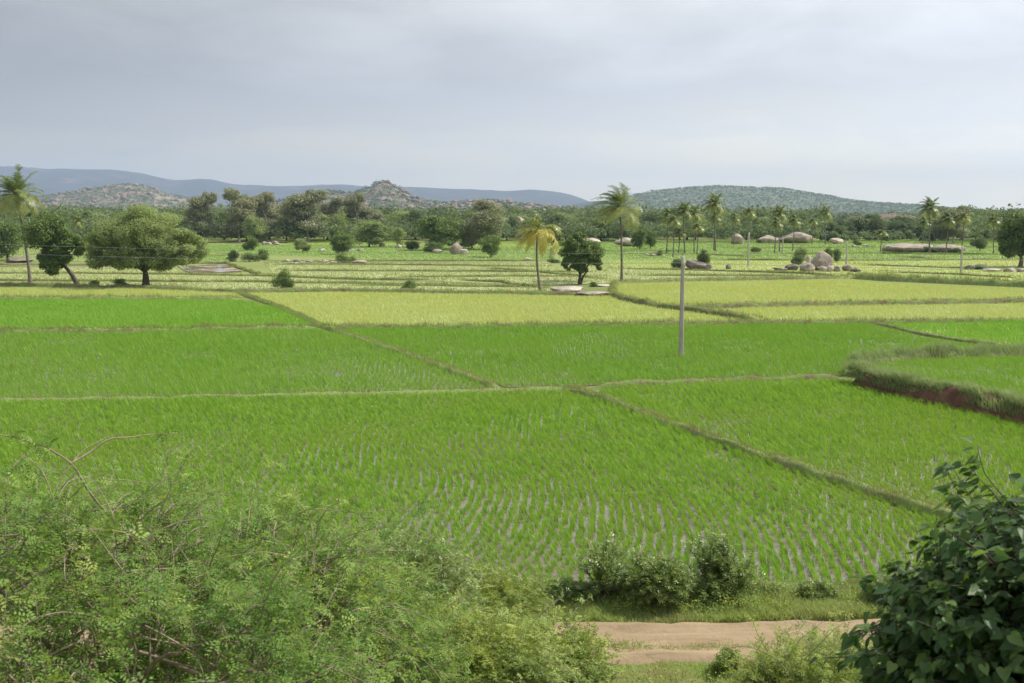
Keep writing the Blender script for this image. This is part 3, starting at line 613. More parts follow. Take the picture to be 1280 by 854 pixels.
# the broad tree at the left
b = G(182, 358.5); k = mpp(b.y)
tree('spreading_tree', b, 'broad olive green spreading tree with a round crown at the left of the plain', 'tree',
     tree_meshes('spreading', 103*k, 156*k, 21*k, 4.2*k, 330, 120000, .24, 't_olive', 'bark_dark', forks=9, shell=.25, low=-1, clr=(.15, .26), asp=.5,
        blob=[((-2*k, 0, 61*k), (66*k, 54*k, 42*k), 1.0), ((46*k, 0, 49*k), (34*k, 38*k, 32*k), .42), ((-44*k, 0, 48*k), (36*k, 36*k, 33*k), .42), ((0, 0, 34*k), (60*k, 46*k, 18*k), .35), ((24*k, 0, 36*k), (46*k, 40*k, 20*k), .3), ((-22*k, 4*k, 40*k), (40*k, 36*k, 22*k), .25)]))
b = G(98, 356); k = mpp(b.y)
tree('leaning_tree', b, 'dark green tree with a bent trunk leaning towards the left palm', 'tree',
     tree_meshes('leaning', 94*k, 66*k, 25*k, 2.7*k, 120, 36000, .30, 't_green', 'bark_dark', lean=(-18*k, 0), forks=6, shell=.3, low=-1, clr=(.26, .42),
        blob=[((-33*k, 0, 63*k), (30*k, 28*k, 29*k), 1.0), ((-16*k, 0, 52*k), (22*k, 22*k, 24*k), .5), ((-28*k, 0, 30*k), (20*k, 20*k, 20*k), .4), ((2*k, 0, 52*k), (16*k, 16*k, 16*k), .25)]))
b = G(726, 355); k = mpp(b.y)
tree('bushy_tree', b, 'ragged dark green tree with a thick ivy covered trunk beside the pale rock slab', 'tree',
     tree_meshes('bushy', 66*k, 52*k, 16*k, 2.3*k, 150, 26000, .26, 't_green', 'bark_dark', forks=7, stems=4, shell=.25, low=-1, clr=(.22, .38),
        blob=[((-9*k, 0, 44*k), (20*k, 17*k, 22*k), 1.0), ((9*k, 0, 38*k), (20*k, 18*k, 18*k), .8), ((-15*k, 0, 24*k), (11*k, 9*k, 12*k), .25), ((21*k, 0, 26*k), (9*k, 8*k, 10*k), .2), ((-3*k, 0, 58*k), (10*k, 9*k, 9*k), .2), ((0, 0, 20*k), (9*k, 8*k, 14*k), .25)]))
b = G(1275, 334); k = mpp(b.y)
tree('round_tree', b, 'dense dark green tree at the right edge behind low rocks', 'tree',
     tree_meshes('edge', 76*k, 70*k, 14*k, 2.6*k, 120, 34000, .42, 't_green', 'bark', forks=6, shell=.35, low=-1, clr=(.24, .38),
        blob=[((6*k, 0, 45*k), (33*k, 32*k, 30*k), 1.0), ((-12*k, 0, 32*k), (19*k, 20*k, 24*k), .4), ((22*k, 0, 26*k), (22*k, 20*k, 18*k), .3)]))

# palms ------------------------------------------------------------
def palm_meshes(name, Ht, lean, curve, tr, nf, fl, leafmat_, lw=.07, nl=30, wind=(-.55, .05), yellow=.35, seed=0, droop=1.0):
    g = np.random.default_rng(seed)
    top = np.array([lean[0], lean[1], Ht]); mid = np.array([lean[0]*.3+curve, lean[1]*.3, Ht*.55])
    path = bez((0, 0, -.3), mid, top, 22); t = np.linspace(0, 1, 22)
    rr = tr*(1.0-.42*t); rr[:3] *= [1.7, 1.35, 1.12]; rr *= 1+.05*(np.arange(22) % 2)
    mt = MB(); V, F = tube(path, rr, 10); mt.add(V, F)
    mc = MB(); axis = nrm((path[-1]-path[-3])[None])[0]
    for f in range(nf):
        u = (f+.5)/nf; az = f*2.39996+g.uniform(-.25, .25)
        el = rad(84-118*u**.85) + g.normal(0, .08)
        d = np.array([math.cos(az)*math.cos(el), math.sin(az)*math.cos(el), math.sin(el)]); n = 16; ds = fl*g.uniform(.82, 1.08)/n*(1-.12*(u < .2))
        P = [top+d*.05]; dd = d.copy()
        for s in range(n):
            dd = dd + np.array([wind[0], wind[1], 0])*.13*(.4+s/n) + np.array([0, 0, -1])*droop*(.055+.16*(s/n)**1.3)*(1.0 if el < 1.2 else .8)
            dd /= np.linalg.norm(dd); P.append(P[-1]+dd*ds)
        P = np.array(P); V, F = tube(P, np.linspace(.045, .012, n+1)*(lw/.07), 4, False); vv = np.clip(u*yellow*1.6+g.uniform(-.1, .25), 0, 1)
        mc.add(V, F, min(1, vv+.25))
        T = nrm(np.gradient(P, axis=0)); tt = np.linspace(.14, 1, nl)
        Q = np.stack([np.interp(tt*n, np.arange(n+1), P[:, c]) for c in range(3)], 1); TQ = nrm(np.stack([np.interp(tt*n, np.arange(n+1), T[:, c]) for c in range(3)], 1))
        S = nrm(np.cross(TQ, [0, 0, 1.0])); ll = fl*.24*np.sin(np.clip(tt*1.02, 0, 1)**.75*PI*.93)**.7+.08
        for sg in (-1, 1):
            D0 = nrm(S*sg*.8 + TQ*.55 + np.array([0, 0, .12]) + g.normal(0, .10, (nl, 3)))
            D1 = nrm(D0 + np.array([wind[0]*.55, wind[1], -.75*droop]) + g.normal(0, .12, (nl, 3)))
            wv = nrm(np.cross(D0, np.cross(TQ, D0)+1e-3))*lw/2
            A = Q; B_ = Q+D0*(ll*.45)[:, None]; C_ = B_+D1*(ll*.6)[:, None]
            V = np.stack([A-wv*.6, A+wv*.6, B_-wv, B_+wv, C_], 1).reshape(-1, 3); k = np.arange(nl)[:, None]*5
            mc.add(V, [np.concatenate([k+np.array([[0, 1, 3, 2]])]), np.concatenate([k+np.array([[2, 3, 4]])])], np.repeat(np.clip(vv+g.uniform(-.12, .15, nl), 0, 1), 5))
    bm = bmesh.new(); bmesh.ops.create_icosphere(bm, subdivisions=2, radius=1); iv = np.array([v.co[:] for v in bm.verts]); jf = np.array([[v.index for v in f_.verts] for f_ in bm.faces]); bm.free()
    mn = MB(); mn.add(iv*[.13, .13, .17], jf)
    return mt.mesh(name+'_trunk', M['bark'], True), mc.mesh(name+'_crown', M[leafmat_]), mn.mesh(name+'_nut', M['nut'], True), top
def palm(loc, label, ms, group=None, rz=0.0, s=(1, 1, 1), nuts=True):
    r = thing('coconut_palm', loc, label, 'palm tree', group, rz, s); obj('trunk', ms[0], r); obj('crown', ms[1], r)
    for q in range(6 if nuts else 0): obj('coconut', ms[2], r, (ms[3][0]+.27*math.cos(q*1.05), ms[3][1]+.27*math.sin(q*1.05), ms[3][2]-.3-.12*(q % 3)))
    return r
b = G(38, 353); k = mpp(b.y)
palm(b, 'tall windswept coconut palm at the left edge, beside the leaning tree', palm_meshes('pl', 108*k, (-12*k, 0), 1.5*k, .21, 40, 4.3, 'palm', .075, 38, (-.35, .1), .4, 3, .62))
b = G(676, 363.5); k = mpp(b.y)
palm(b, 'short coconut palm with a curved trunk and yellow drooping fronds', palm_meshes('ps', 73*k, (-4*k, 0), -6.5*k, .17, 20, 3.7, 'palm_y', .085, 32, (-.75, .05), 1.0, 5, 1.15))
b = G(777, 350.5); k = mpp(b.y)
palm(b, 'tall coconut palm blown to one side, standing at the end of the pale yellow plot', palm_meshes('pm', 90*k, (-4*k, 0), 1.5*k, .18, 36, 4.3, 'palm', .075, 36, (-.75, .05), .45, 8, .6))
PG = 'coconut palms standing in the far fields'
pv = [palm_meshes('pa', 10, (.3, 0), .2, .17, 30, 3.1, 'palm', .15, 20, (-.45, 0), .6, 21, .75), palm_meshes('pb', 10, (-.5, .2), -.2, .17, 32, 3.2, 'palm', .15, 20, (-.4, .1), .5, 22, .7), palm_meshes('pc', 10, (.1, 0), .35, .16, 26, 2.9, 'palm', .15, 20, (-.55, 0), .8, 23, .8)]
# crown x, crown y, base x, base y, variant, label
FP = [(829.5, 270, 833, 317, 0, 'far palm at the left end of the row, its crown touching the next palm'),
      (838, 276, 841, 321.5, 2, 'far palm with a thick pale trunk, nearest of the cluster left of the pole'),
      (850.4, 264, 856, 317, 1, 'far palm rising straight above the concrete pole'),
      (847, 291, 848, 317, 0, 'low young palm with its crown under the others, above the pole top'),
      (867.6, 267, 868, 316, 1, 'far palm of the pair right of the pole, the higher and darker one'),
      (870, 284, 871, 318, 2, 'far palm of the pair right of the pole, the lower yellower one'),
      (891.5, 255, 894.5, 314, 1, 'tallest far palm, standing right of the shrub covered boulder'),
      (892, 272, 892, 313, 0, 'shorter far palm just below the tallest one'),
      (916.8, 273, 917, 306, 0, 'far palm in front of the rounded boulder at the wood edge'),
      (932.8, 266, 935, 308, 2, 'far palm behind the white pole, right of the rounded boulder'),
      (969.5, 267, 974.5, 315, 1, 'far palm of the close pair behind the boulder pile, the higher one'),
      (966, 279, 968, 317, 0, 'far palm of the close pair behind the boulder pile, the lower one'),
      (991.8, 276, 990.6, 314, 0, 'far palm between the close pair and the boulder pile, before the long rock'),
      (1014, 277, 1014.6, 305, 2, 'far small palm above the boulder pile'),
      (1028.7, 266, 1032, 306, 1, 'far palm above the small dark tree of the boulder pile'),
      (1098.7, 291, 1100, 316, 2, 'low far palm alone left of the long whaleback rock'),
      (1155, 260, 1162, 317, 1, 'tall far palm above the long whaleback rock'),
      (1149, 278, 1152, 313, 0, 'shorter yellow far palm beside the tall one over the whaleback rock'),
      (1177, 275, 1182, 318, 0, 'far palm left of the white trunked tree'),
      (1200, 272, 1201.5, 318, 2, 'far palm overlapping the white trunked tree on its right'),
      (1241, 276, 1242, 318, 1, 'far palm with hanging dark fronds left of the dense tree at the right edge'),
      (100, 277, 98, 312, 0, 'far palm showing between the leaning tree and the spreading tree')]
for cx_, cy_, bx, by, v_, lb in FP:
    b = G(bx, by); top = D(cx_, cy_, b.y); sc = top.z/10; w_ = min(1.15, max(.8, sc*1.0))
    r = palm(b, lb, pv[v_], PG, 0, (w_, w_, sc), nuts=False)
# eucalypts and other field trees ---------------------------------------
def lobes_euc(Ht, Wd, g):
    L_ = []
    for q in range(8):
        z = Ht*(.22+.70*q/8+g.uniform(-.03, .04)); w = Wd*.5*(.72+.45*math.sin(PI*min(1, (q+1)/8.0)))
        L_.append(((g.uniform(-.2, .2)*Wd, g.uniform(-.22, .22)*Wd, z), (w*.75, w*.7, Ht*.12), .5+w/Wd))
    return L_
g0 = np.random.default_rng(4)
EU = [tree_meshes('euc%d' % q, 14, 9, 5.5, .22, 150, 16000, .5, 't_euc', 'bark_white', lean=(g0.uniform(-.5, .5), 0), forks=5, blob=lobes_euc(14, 9, g0), hang=1.2, asp=.45, shell=.2, low=-1, clr=(.35, .6)) for q in range(3)]
def round_set(n, mat, bark='bark_dark', nl=11000, leaf=.44, W_=9.0, tk=1.3):
    r = []
    for q in range(n):
        L_ = [((g0.uniform(-.6, .6), 0, 4.9), (W_*.47, W_*.45, 4.9), 1.0), ((W_*.25*g0.choice([-1, 1]), g0.uniform(-1, 1), 3.6), (W_*.30, W_*.28, 3.1), .5), ((W_*.2*g0.choice([-1, 1]), g0.uniform(-1, 1), 6.6), (W_*.24, W_*.24, 2.4), .35)]
        r.append(tree_meshes('%s%d' % (mat, q), 10, W_, tk, .24, 80, nl, leaf, mat, bark, forks=5, blob=L_, shell=.3, low=-1, clr=(.28, .46)))
    return r
RG, RO, RD, RL = round_set(3, 't_green'), round_set(2, 't_olive'), round_set(2, 't_dark'), round_set(1, 't_light', 'bark', 4000)
ET = 'tall grey green trees with pale trunks'
def put(name, set_, vi, px, by, ty, wpx, label, cat='tree', group=None, base_h=10.0, base_w=9.0, z=0.0):
    b = G(px, by, z); k = mpp(b.y); sh = (by-ty)*k/base_h; sw = wpx*k/base_w
    return tree(name, b, label, cat, set_[vi % len(set_)], group, random.uniform(0, 6.28) if set_ is not EU else random.choice([0, PI]), (sw, sw, sh))
E_ = dict(base_h=14.0, base_w=8.0)
for px, by, ty, w_, vi, lb in [
    (257, 303, 239, 34, 0, 'tall grey green tree with a thin pale trunk, right behind the spreading tree'),
    (299, 303, 236, 38, 1, 'tall grey green tree, second of the pale trunked row, nearest the round bush'),
    (333, 302, 239, 36, 2, 'tall grey green tree in the middle of the pale trunked row'),
    (386, 303, 236, 50, 0, 'tall grey green tree with a white forked trunk'),
    (358, 301, 250, 30, 1, 'lower grey green tree tucked left of the white forked trunk'),
    (417, 300, 247, 28, 1, 'grey green tree right of the white forked trunk'),
    (447, 300, 240, 30, 2, 'narrow pointed grey green tree under the rocky peak'),
    (465, 300, 258, 24, 0, 'low grey tree beside the narrow pointed tree'),
    (608, 312, 249, 44, 2, 'feathery grey green tree behind the small dark tree'),
    (1192, 304, 256, 36, 0, 'tall grey green tree with a white trunk among the right hand palms')]:
    put('pale_trunk_tree', EU, vi, px, by, ty, w_*1.1, lb, 'tree', ET, **E_)
GT = 'single trees scattered over the fields'
for nm, st, vi, px, by, ty, w_, lb in [
    ('round_tree', RG, 0, 428, 318, 287, 36, 'round dark green tree standing alone in the bright green field'),
    ('round_tree', RO, 0, 462, 309, 273, 50, 'round olive tree left of the stone hut like boulder clump'),
    ('round_tree', RG, 1, 548, 313, 263, 62, 'big light topped tree over the boulders, left one of the joined pair'),
    ('round_tree', RD, 0, 590, 311, 265, 48, 'big darker tree over the boulders, right one of the joined pair'),
    ('round_tree', RG, 2, 614, 321.5, 290, 36, 'small dark bushy tree in front of the feathery grey tree'),
    ('light_tree', RL, 0, 423, 302, 261, 30, 'light green tree with a bare pale stem between the tall grey trees'),
    ('light_tree', RO, 1, 320, 304, 267, 34, 'light olive tree with a pale straight stem in front of the tall row'),
    ('light_tree', RL, 0, 497, 309, 280, 26, 'pale green small tree between the olive tree and the joined pair'),
    ('round_tree', RG, 1, 799, 312, 282, 20, 'small dark tree right of the tall bent palm, left of a similar one'),
    ('round_tree', RG, 2, 813, 311, 285, 20, 'small dark tree, the nearer of two to the far palm cluster'),
    ('round_tree', RO, 1, 378, 316, 297, 22, 'small olive tree with a crooked thin stem by the rubble line'),
    ('round_tree', RD, 1, 1225, 314, 292, 20, 'small green tree between the white trunked tree and the dense edge tree'),
    ('round_tree', RD, 0, 690, 307, 279, 26, 'small dark tree behind the short palm'),
    ('round_tree', RG, 0, 10, 326, 268, 60, 'dark green tree behind the left palm at the frame edge')]:
    put(nm, st, vi, px, by, ty, w_, lb, 'tree', GT)
# bushes ------------------------------------------------------------
def bush_set(n, mat, nl=4200, leaf=.16):
    r = []
    for q in range(n):
        L_ = [((g0.uniform(-.2, .2), 0, .95), (1.25, 1.2, 1.0), 1.0), ((g0.choice([-1, 1])*.8, g0.uniform(-.3, .3), .6), (.9, .8, .7), .4)]
        r.append(tree_meshes('bush_%s%d' % (mat, q), 2, 3, .35, .05, 40, nl, leaf, mat, 'twig', forks=8, stems=4, blob=L_, shell=.3, low=-1, clr=(.3, .5)))
    return r
BG, BD, BO = bush_set(2, 't_green'), bush_set(2, 't_dark'), bush_set(2, 't_olive')
SH = 'shrubs scattered over the plain'
Bk = dict(base_h=2.0, base_w=3.1)
for st, vi, px, by, ty, w_, lb in [
    (BG, 0, 352, 361.5, 335.5, 37, 'round bright green shrub standing alone on the bank left of centre'),
    (BG, 1, 514, 363.5, 350, 25, 'small spiky green shrub on the bank in the middle of the plain'),
    (BD, 0, 878, 337, 308, 24, 'dark upright shrub growing on the grey boulder behind the pole'),
    (BD, 1, 846, 337, 320, 20, 'low dark shrub left of the grey boulder, behind the pole top'),
    (BO, 0, 1001, 325, 305.5, 24, 'yellow green shrub on top of the boulder pile'),
    (BD, 0, 997, 332, 317, 24, 'dark shrub half way up the boulder pile, under the yellow green one'),
    (BD, 1, 1046, 328, 307, 14, 'narrow dark shrub right of the big boulder, the taller of two'),
    (BG, 0, 1036, 324, 308, 14, 'small green shrub just behind the big boulder'),
    (BD, 0, 291, 327, 310, 20, 'dark shrub with a bare stump at the end of the rubble line'),
    (BG, 0, 316, 313, 295, 24, 'round dark shrub in front of the pale trunked row'),
    (BD, 1, 312, 327, 314, 30, 'low dark shrub in the hedge beside the rubble line, left half'),
    (BG, 1, 330, 325, 311, 22, 'low green shrub in the hedge beside the rubble line, right half'),
    (BG, 0, 428, 330, 316, 26, 'shrub at the far end of the rubble line under the lone round tree'),
    (BO, 1, 440, 329, 319, 16, 'brownish shrub next to the grey boulder of the rubble line'),
    (BD, 0, 693, 329, 323, 24, 'low grey shrub in the field left of the ragged tree'),
    (BG, 1, 585, 309, 296, 24, 'light shrub growing between the hut sized boulders'),
    (BD, 1, 516, 313, 298, 26, 'dark shrub at the foot of the joined pair of trees'),
    (BG, 1, 545, 316, 302, 34, 'wide shrub below the joined pair of trees'),
    (BO, 1, 1004, 303, 294, 20, 'far shrub left of the pile, at the edge of the wood'),
    (BO, 0, 945, 315, 308, 18, 'pale low shrub between the far palms and the boulder pile'),
    (BG, 0, 824, 320, 312, 12, 'small dark shrub beside the white stones under the far palms'),
    (BD, 0, 1165, 316, 307, 34, 'wide dark shrub in front of the whaleback rock'),
    (BD, 1, 1195, 317, 308, 20, 'small dark shrub at the right part of the whaleback rock'),
    (BG, 1, 1217, 308, 298, 14, 'pale green shrub behind the end of the whaleback rock'),
    (BG, 0, 1070, 307, 299, 14, 'far green shrub by the small stones right of the boulder pile'),
    (BG, 0, 1226, 337, 332, 20, 'low green shrub between the low rocks at the right edge'),
    (BG, 1, 150, 359, 348, 26, 'thin weedy shrub left of the spreading tree trunk'),
    (BO, 0, 118, 358, 349, 18, 'thin low shrub between the two left trees'),
    (BG, 1, 742, 358, 352, 16, 'low green shrub at the foot of the ragged tree'),
    (BG, 0, 1262, 377, 371, 8, 'weed tuft on the bank between the two pale plots')]:
    put('shrub', st, vi, px, by, ty, w_, lb, 'shrub', SH, **Bk)
# boulders ------------------------------------------------------------
bm = bmesh.new(); bmesh.ops.create_icosphere(bm, subdivisions=4, radius=1); IV = np.array([v.co[:] for v in bm.verts]); IF = np.array([[v.index for v in f.verts] for f in bm.faces]); bm.free()
bm = bmesh.new(); bmesh.ops.create_icosphere(bm, subdivisions=2, radius=1); IV2 = np.array([v.co[:] for v in bm.verts]); IF2 = np.array([[v.index for v in f.verts] for f in bm.faces]); bm.free()
def rock_verts(R, seed, cuts=8, base=IV, rough=.22, lo=.50, hi=.88):
    g = np.random.default_rng(seed); V = base.copy()
    for q in range(cuts):
        n = nrm(g.normal(0, 1, 3)[None])[0]; dcut = g.uniform(lo, hi); s = V@n; V = V - np.outer(np.clip(s-dcut, 0, None)*.85, n)
    f = fbm(V[:, 0]*1.3, V[:, 1]*1.3, V[:, 2]*1.3, 3, seed); f2 = fbm(V[:, 0]*5, V[:, 1]*5, V[:, 2]*5, 3, seed+7)
    V = V*(1+rough*f+.05*f2)[:, None]
    return V*np.asarray(R)
RKG = 'weathered granite boulders on the plain'
def rock(px, by, wpx, hpx, label, mat='rock', dpt=.8, seed=None, z=0.0, cuts=5, name='boulder', tilt=0.0, group=RKG):
    b = G(px, by, z); k = mpp(b.y); seed = seed or random.randint(1, 9999); w = wpx*k/2; h = hpx*k*.92; cuts += 4
    V = rock_verts((w, w*dpt, h*.62), seed, cuts); V[:, 2] += h*.38
    if tilt: c, s = math.cos(tilt), math.sin(tilt); V = np.stack([V[:, 0]*c-V[:, 2]*s, V[:, 1], V[:, 0]*s+V[:, 2]*c], 1)
    return tag(obj(name, mkmesh(name, V, IF, M[mat], smooth=True), loc=b), label, 'boulder', group)
rock(711, 364.5, 46, 8, 'flat pale rock slab beside the ragged tree, curved like a whale back', 'rock_pale', .7, 11, cuts=3, name='rock_slab')
rock(744, 369.5, 52, 6, 'low grey rock slab running down to the pale plot', 'rock', .6, 12, cuts=3, name='rock_slab')
rock(755, 357.5, 34, 3, 'thin pale rock shelf right of the ragged tree', 'rock_pale', .6, 13, cuts=3, name='rock_slab')
rock(871, 337.5, 30, 15, 'dark grey boulder behind the concrete pole', 'rock_dark', .8, 14)
rock(886, 338.5, 11, 9, 'small pale boulder at the foot of the dark upright shrub', 'rock', .8, 15)
rock(910, 336.5, 8, 7, 'small brown rock alone in the field right of the pole', 'rock_dark', .8, 16)
for a in [(1025, 338, 30, 26, 'biggest boulder of the pile, upright with a flat top', 'rock', .8, 21, 8),
          (1009, 339.5, 19, 12.5, 'rounded pinkish boulder at the front of the pile', 'rock', .8, 22, 5),
          (1019, 334, 15, 9, 'pale boulder wedged against the left side of the biggest one', 'rock_pale', .8, 23, 5),
          (1028, 339.5, 14, 10, 'brown shaded boulder in front of the biggest one', 'rock', .8, 24, 5),
          (1038, 339.5, 12, 7.5, 'small pale boulder right of the brown shaded one', 'rock_pale', .8, 25, 5),
          (1047, 339.5, 12, 8, 'small round boulder at the right foot of the pile', 'rock', .8, 26, 5),
          (990, 338, 22, 9, 'dark low boulder under the shrub at the left of the pile', 'rock_dark', .8, 27, 5),
          (1010, 330, 8, 14, 'narrow standing stone left of the biggest boulder', 'rock_pale', .8, 28, 6),
          (975, 338.5, 20, 5, 'flat dark rock at the far left of the pile', 'rock_dark', .8, 29, 4),
          (1059, 339, 13, 9, 'boulder standing apart right of the pile', 'rock', .8, 30, 5),
          (1069, 340, 15, 6, 'low dark wedge of rock leaning on the boulder apart from the pile', 'rock_dark', .8, 31, 5)]:
    rock(a[0], a[1], a[2], a[3], a[4], a[5], a[6], a[7], cuts=a[8])
for a in [(1212, 337, 16, 6, 'dark low rock, leftmost of the row under the dense edge tree', 'rock_dark'), (1224, 335, 18, 5, 'rock behind the low green shrub in the row at the edge', 'rock'),
          (1240, 339.5, 26, 5, 'flat pale rock in the middle of the row under the edge tree', 'rock_pale'), (1262, 340, 20, 6, 'low pale rock near the edge tree trunk', 'rock'), (1280, 340, 22, 5, 'long low rock cut by the frame edge', 'rock_pale'),
          (1142, 315, 80, 13, 'long pale whaleback rock in the far field, wider left part', 'rock'), (1186, 316, 44, 11, 'right end of the long whaleback rock, browner', 'rock'),
          (1113, 314, 22, 9, 'rounded left end of the whaleback rock', 'rock'),           (922, 305, 20, 14, 'rounded boulder at the wood edge among palms', 'rock'), (962, 304, 36, 12, 'long domed rock behind the close pair of palms', 'rock'), (994, 304, 42, 15, 'sloping slab overlapping the long domed rock', 'rock'),
          (1045, 305, 18, 8, 'boulder at the wood edge above the small dark tree', 'rock_pale'), (781, 308, 30, 12, 'pale rock behind the trunk of the tall bent palm', 'rock_pale'),
          (735, 305, 32, 9, 'pale rock behind the ragged tree', 'rock_pale'), (569, 318, 19, 15, 'square pale boulder like a hut below the joined trees', 'rock'), (580, 318.5, 10, 9, 'bright pale boulder leaning right of the square one', 'rock_pale'),
          (545, 317, 16, 6, 'grey boulder in the shade of the joined trees', 'rock'), (478, 309, 8, 6, 'small pale boulder at the foot of the round olive tree', 'rock_pale'),
          (449, 330, 22, 5.5, 'grey rounded boulder at the right end of the rubble line', 'rock'),                               (818, 320, 14, 3, 'brown low stone beside the whitish stones', 'rock'),
          (660, 325, 10, 3, 'small white stone left of the low grey shrub', 'rock_pale'), (25, 328, 36, 7, 'brown heap of stones behind the left palm', 'rock_dark'), (783, 351.5, 5, 2.5, 'tiny white stone at the foot of the tall bent palm', 'rock_pale')]:
    rock(a[0], a[1], a[2], a[3], a[4], a[5], .7)

def rubble(x0, x1, by, n, label, group, mats=('rock_pale', 'rock'), hmax=4.5):
    g = np.random.default_rng(int(x0*7+by))
    for q in range(n):
        px = g.uniform(x0, x1); w = g.uniform(3.5, 10); h = min(hmax, w*g.uniform(.35, .6))
        rock(px, by+g.uniform(-1.6, 1.2), w, h, label, mats[int(g.integers(0, len(mats)))], .8, int(g.integers(1, 9999)), name='stone', group=group)
rubble(340, 440, 329, 22, 'small granite stone in the rubble line right of the hedge', 'stones of the rubble line')
rubble(328, 350, 306.5, 5, 'pale stone lying in front of the tall grey trees', 'stones before the grey trees')
rubble(395, 455, 314.5, 9, 'low pale stone in the bright green field beside the lone round tree', 'stones in the bright green field')
rubble(488, 516, 310.5, 6, 'pale stone right of the round olive tree', 'stones beside the olive tree')
rubble(800, 824, 320, 4, 'whitish stone under the two small dark trees', 'stones under the small dark trees')
rubble(1040, 1110, 309, 7, 'small far stone between the boulder pile and the low palm', 'small far stones on the right')
# ------------------------------------------------------------------ pale stump
b = G(294, 327); k = mpp(b.y); V, F = tube([(0, 0, -.2), (.1, 0, 6*k), (-.1, 0, 13*k)], [3.2*k/2*1.5, 2.6*k/2, 1.5*k/2], 9)
mb = MB(); mb.add(V, F); V, F = tube([(.1, 0, 6*k), (2*k, 0, 11*k), (2.5*k, 0, 15*k)], [.25, .15, .06], 6); mb.add(V, F)
tag(obj('tree_stump', mb.mesh('tree_stump', M['bark_white'], True), loc=b), 'pale broken stump in front of the dark shrub by the rubble line', 'stump')

# ------------------------------------------------------------------ poles and wires
def pole(loc, Ht, w0, w1, label, group, arm=True):
    r = thing('utility_pole', loc, label, 'utility pole', group)
    n = 10; V = []; zs = np.linspace(-.3, Ht, n)
    for z in zs:
        t = z/Ht; a = (w0*(1-t)+w1*t)/2; b_ = a*.72; c = a*.22
        V += [(-a+c, -b_, z), (a-c, -b_, z), (a, -b_+c, z), (a, b_-c, z), (a-c, b_, z), (-a+c, b_, z), (-a, b_-c, z), (-a, -b_+c, z)]
    F = [[i*8+j, i*8+(j+1) % 8, i*8+8+(j+1) % 8, i*8+8+j] for i in range(n-1) for j in range(8)]
    obj('shaft', mkmesh('shaft', V, [np.array(F), np.array([[(n-1)*8+j for j in range(8)]])], M['concrete']), r)
    if arm:
        mb = MB(); V, F = tube([(0, 0, 0), (0, 0, .10), (0, 0, .11), (0, 0, .20)], [.012, .012, .05, .035], 8); mb.add(V, F)
        me = mb.mesh('insulator', M['ceramic'], True); me2 = me
        o = obj('insulator', me, r, (0, 0, Ht)); o2 = obj('insulator', me2, r, (.17, 0, Ht-.62))
        mb = MB(); V, F = tube([(-.15, -.0, 0), (.22, 0, 0)], [.02, .02], 6); mb.add(V, F); V, F = tube([(0, -w1*.5, 0), (0, w1*.5, 0)], [w1*.62, w1*.62], 8, False); mb.add(V, F)
        obj('bracket', mb.mesh('bracket', M['steel']), r, (0, 0, Ht-.64))
    return r
pb = G(851, 446); PH = 0
tp = D(851, 320, pb.y); PH = tp.z
UP = 'concrete utility poles along the wire'
pole(pb, PH, .30, .20, 'grey tapered concrete utility pole standing alone in the green rice', UP)
pL = Vector((-58, 72, 0)); pR = Vector((66, 55, 0))
pole(pL, 7.6, .30, .20, 'concrete utility pole carrying the wires beyond the left palm', UP); pole(pR, 6.4, .30, .20, 'concrete utility pole carrying the wires past the dense edge tree', UP)
def wire(a, b_, sag, label):
    t = np.linspace(0, 1, 40)[:, None]; P = np.array(a)*(1-t)+np.array(b_)*t; P[:, 2] -= (4*sag*t*(1-t))[:, 0]
    V, F = tube(P, .010, 5); mb = MB(); mb.add(V, F); return tag(obj('power_wire', mb.mesh('power_wire', M['wire'])), label, 'wire', 'power wires over the fields')
for (dz, dx_), lab in zip(((.18, 0), (-.44, .17)), ('upper', 'lower')):
    A = pb + Vector((dx_, 0, PH+dz)); B_ = pL+Vector((dx_, 0, 7.6+dz)); C_ = pR+Vector((dx_, 0, 6.4+dz))
    wire(A, B_, .5, lab+' thin power wire running from the lone pole past the spreading tree')
    wire(A, C_, .35, lab+' thin power wire running from the lone pole past the boulder pile')
for px, by, ty, lb in [(935, 333, 291, 'thin white far pole in the green field left of the boulder pile'), (1057.5, 336, 302, 'thin white far pole between the boulder pile and the boulder apart'),
                       (1201, 342.5, 307, 'thin white far pole in the yellow field in front of the right hand palms'), (668, 313, 295, 'thin pale far pole behind the short yellow palm'), (978, 318, 297, 'thin pale far pole right of the close pair of palms')]:
    b = G(px, by); t_ = D(px, ty, b.y); pole(b, t_.z, .30, .24, lb, 'thin far poles', arm=False)

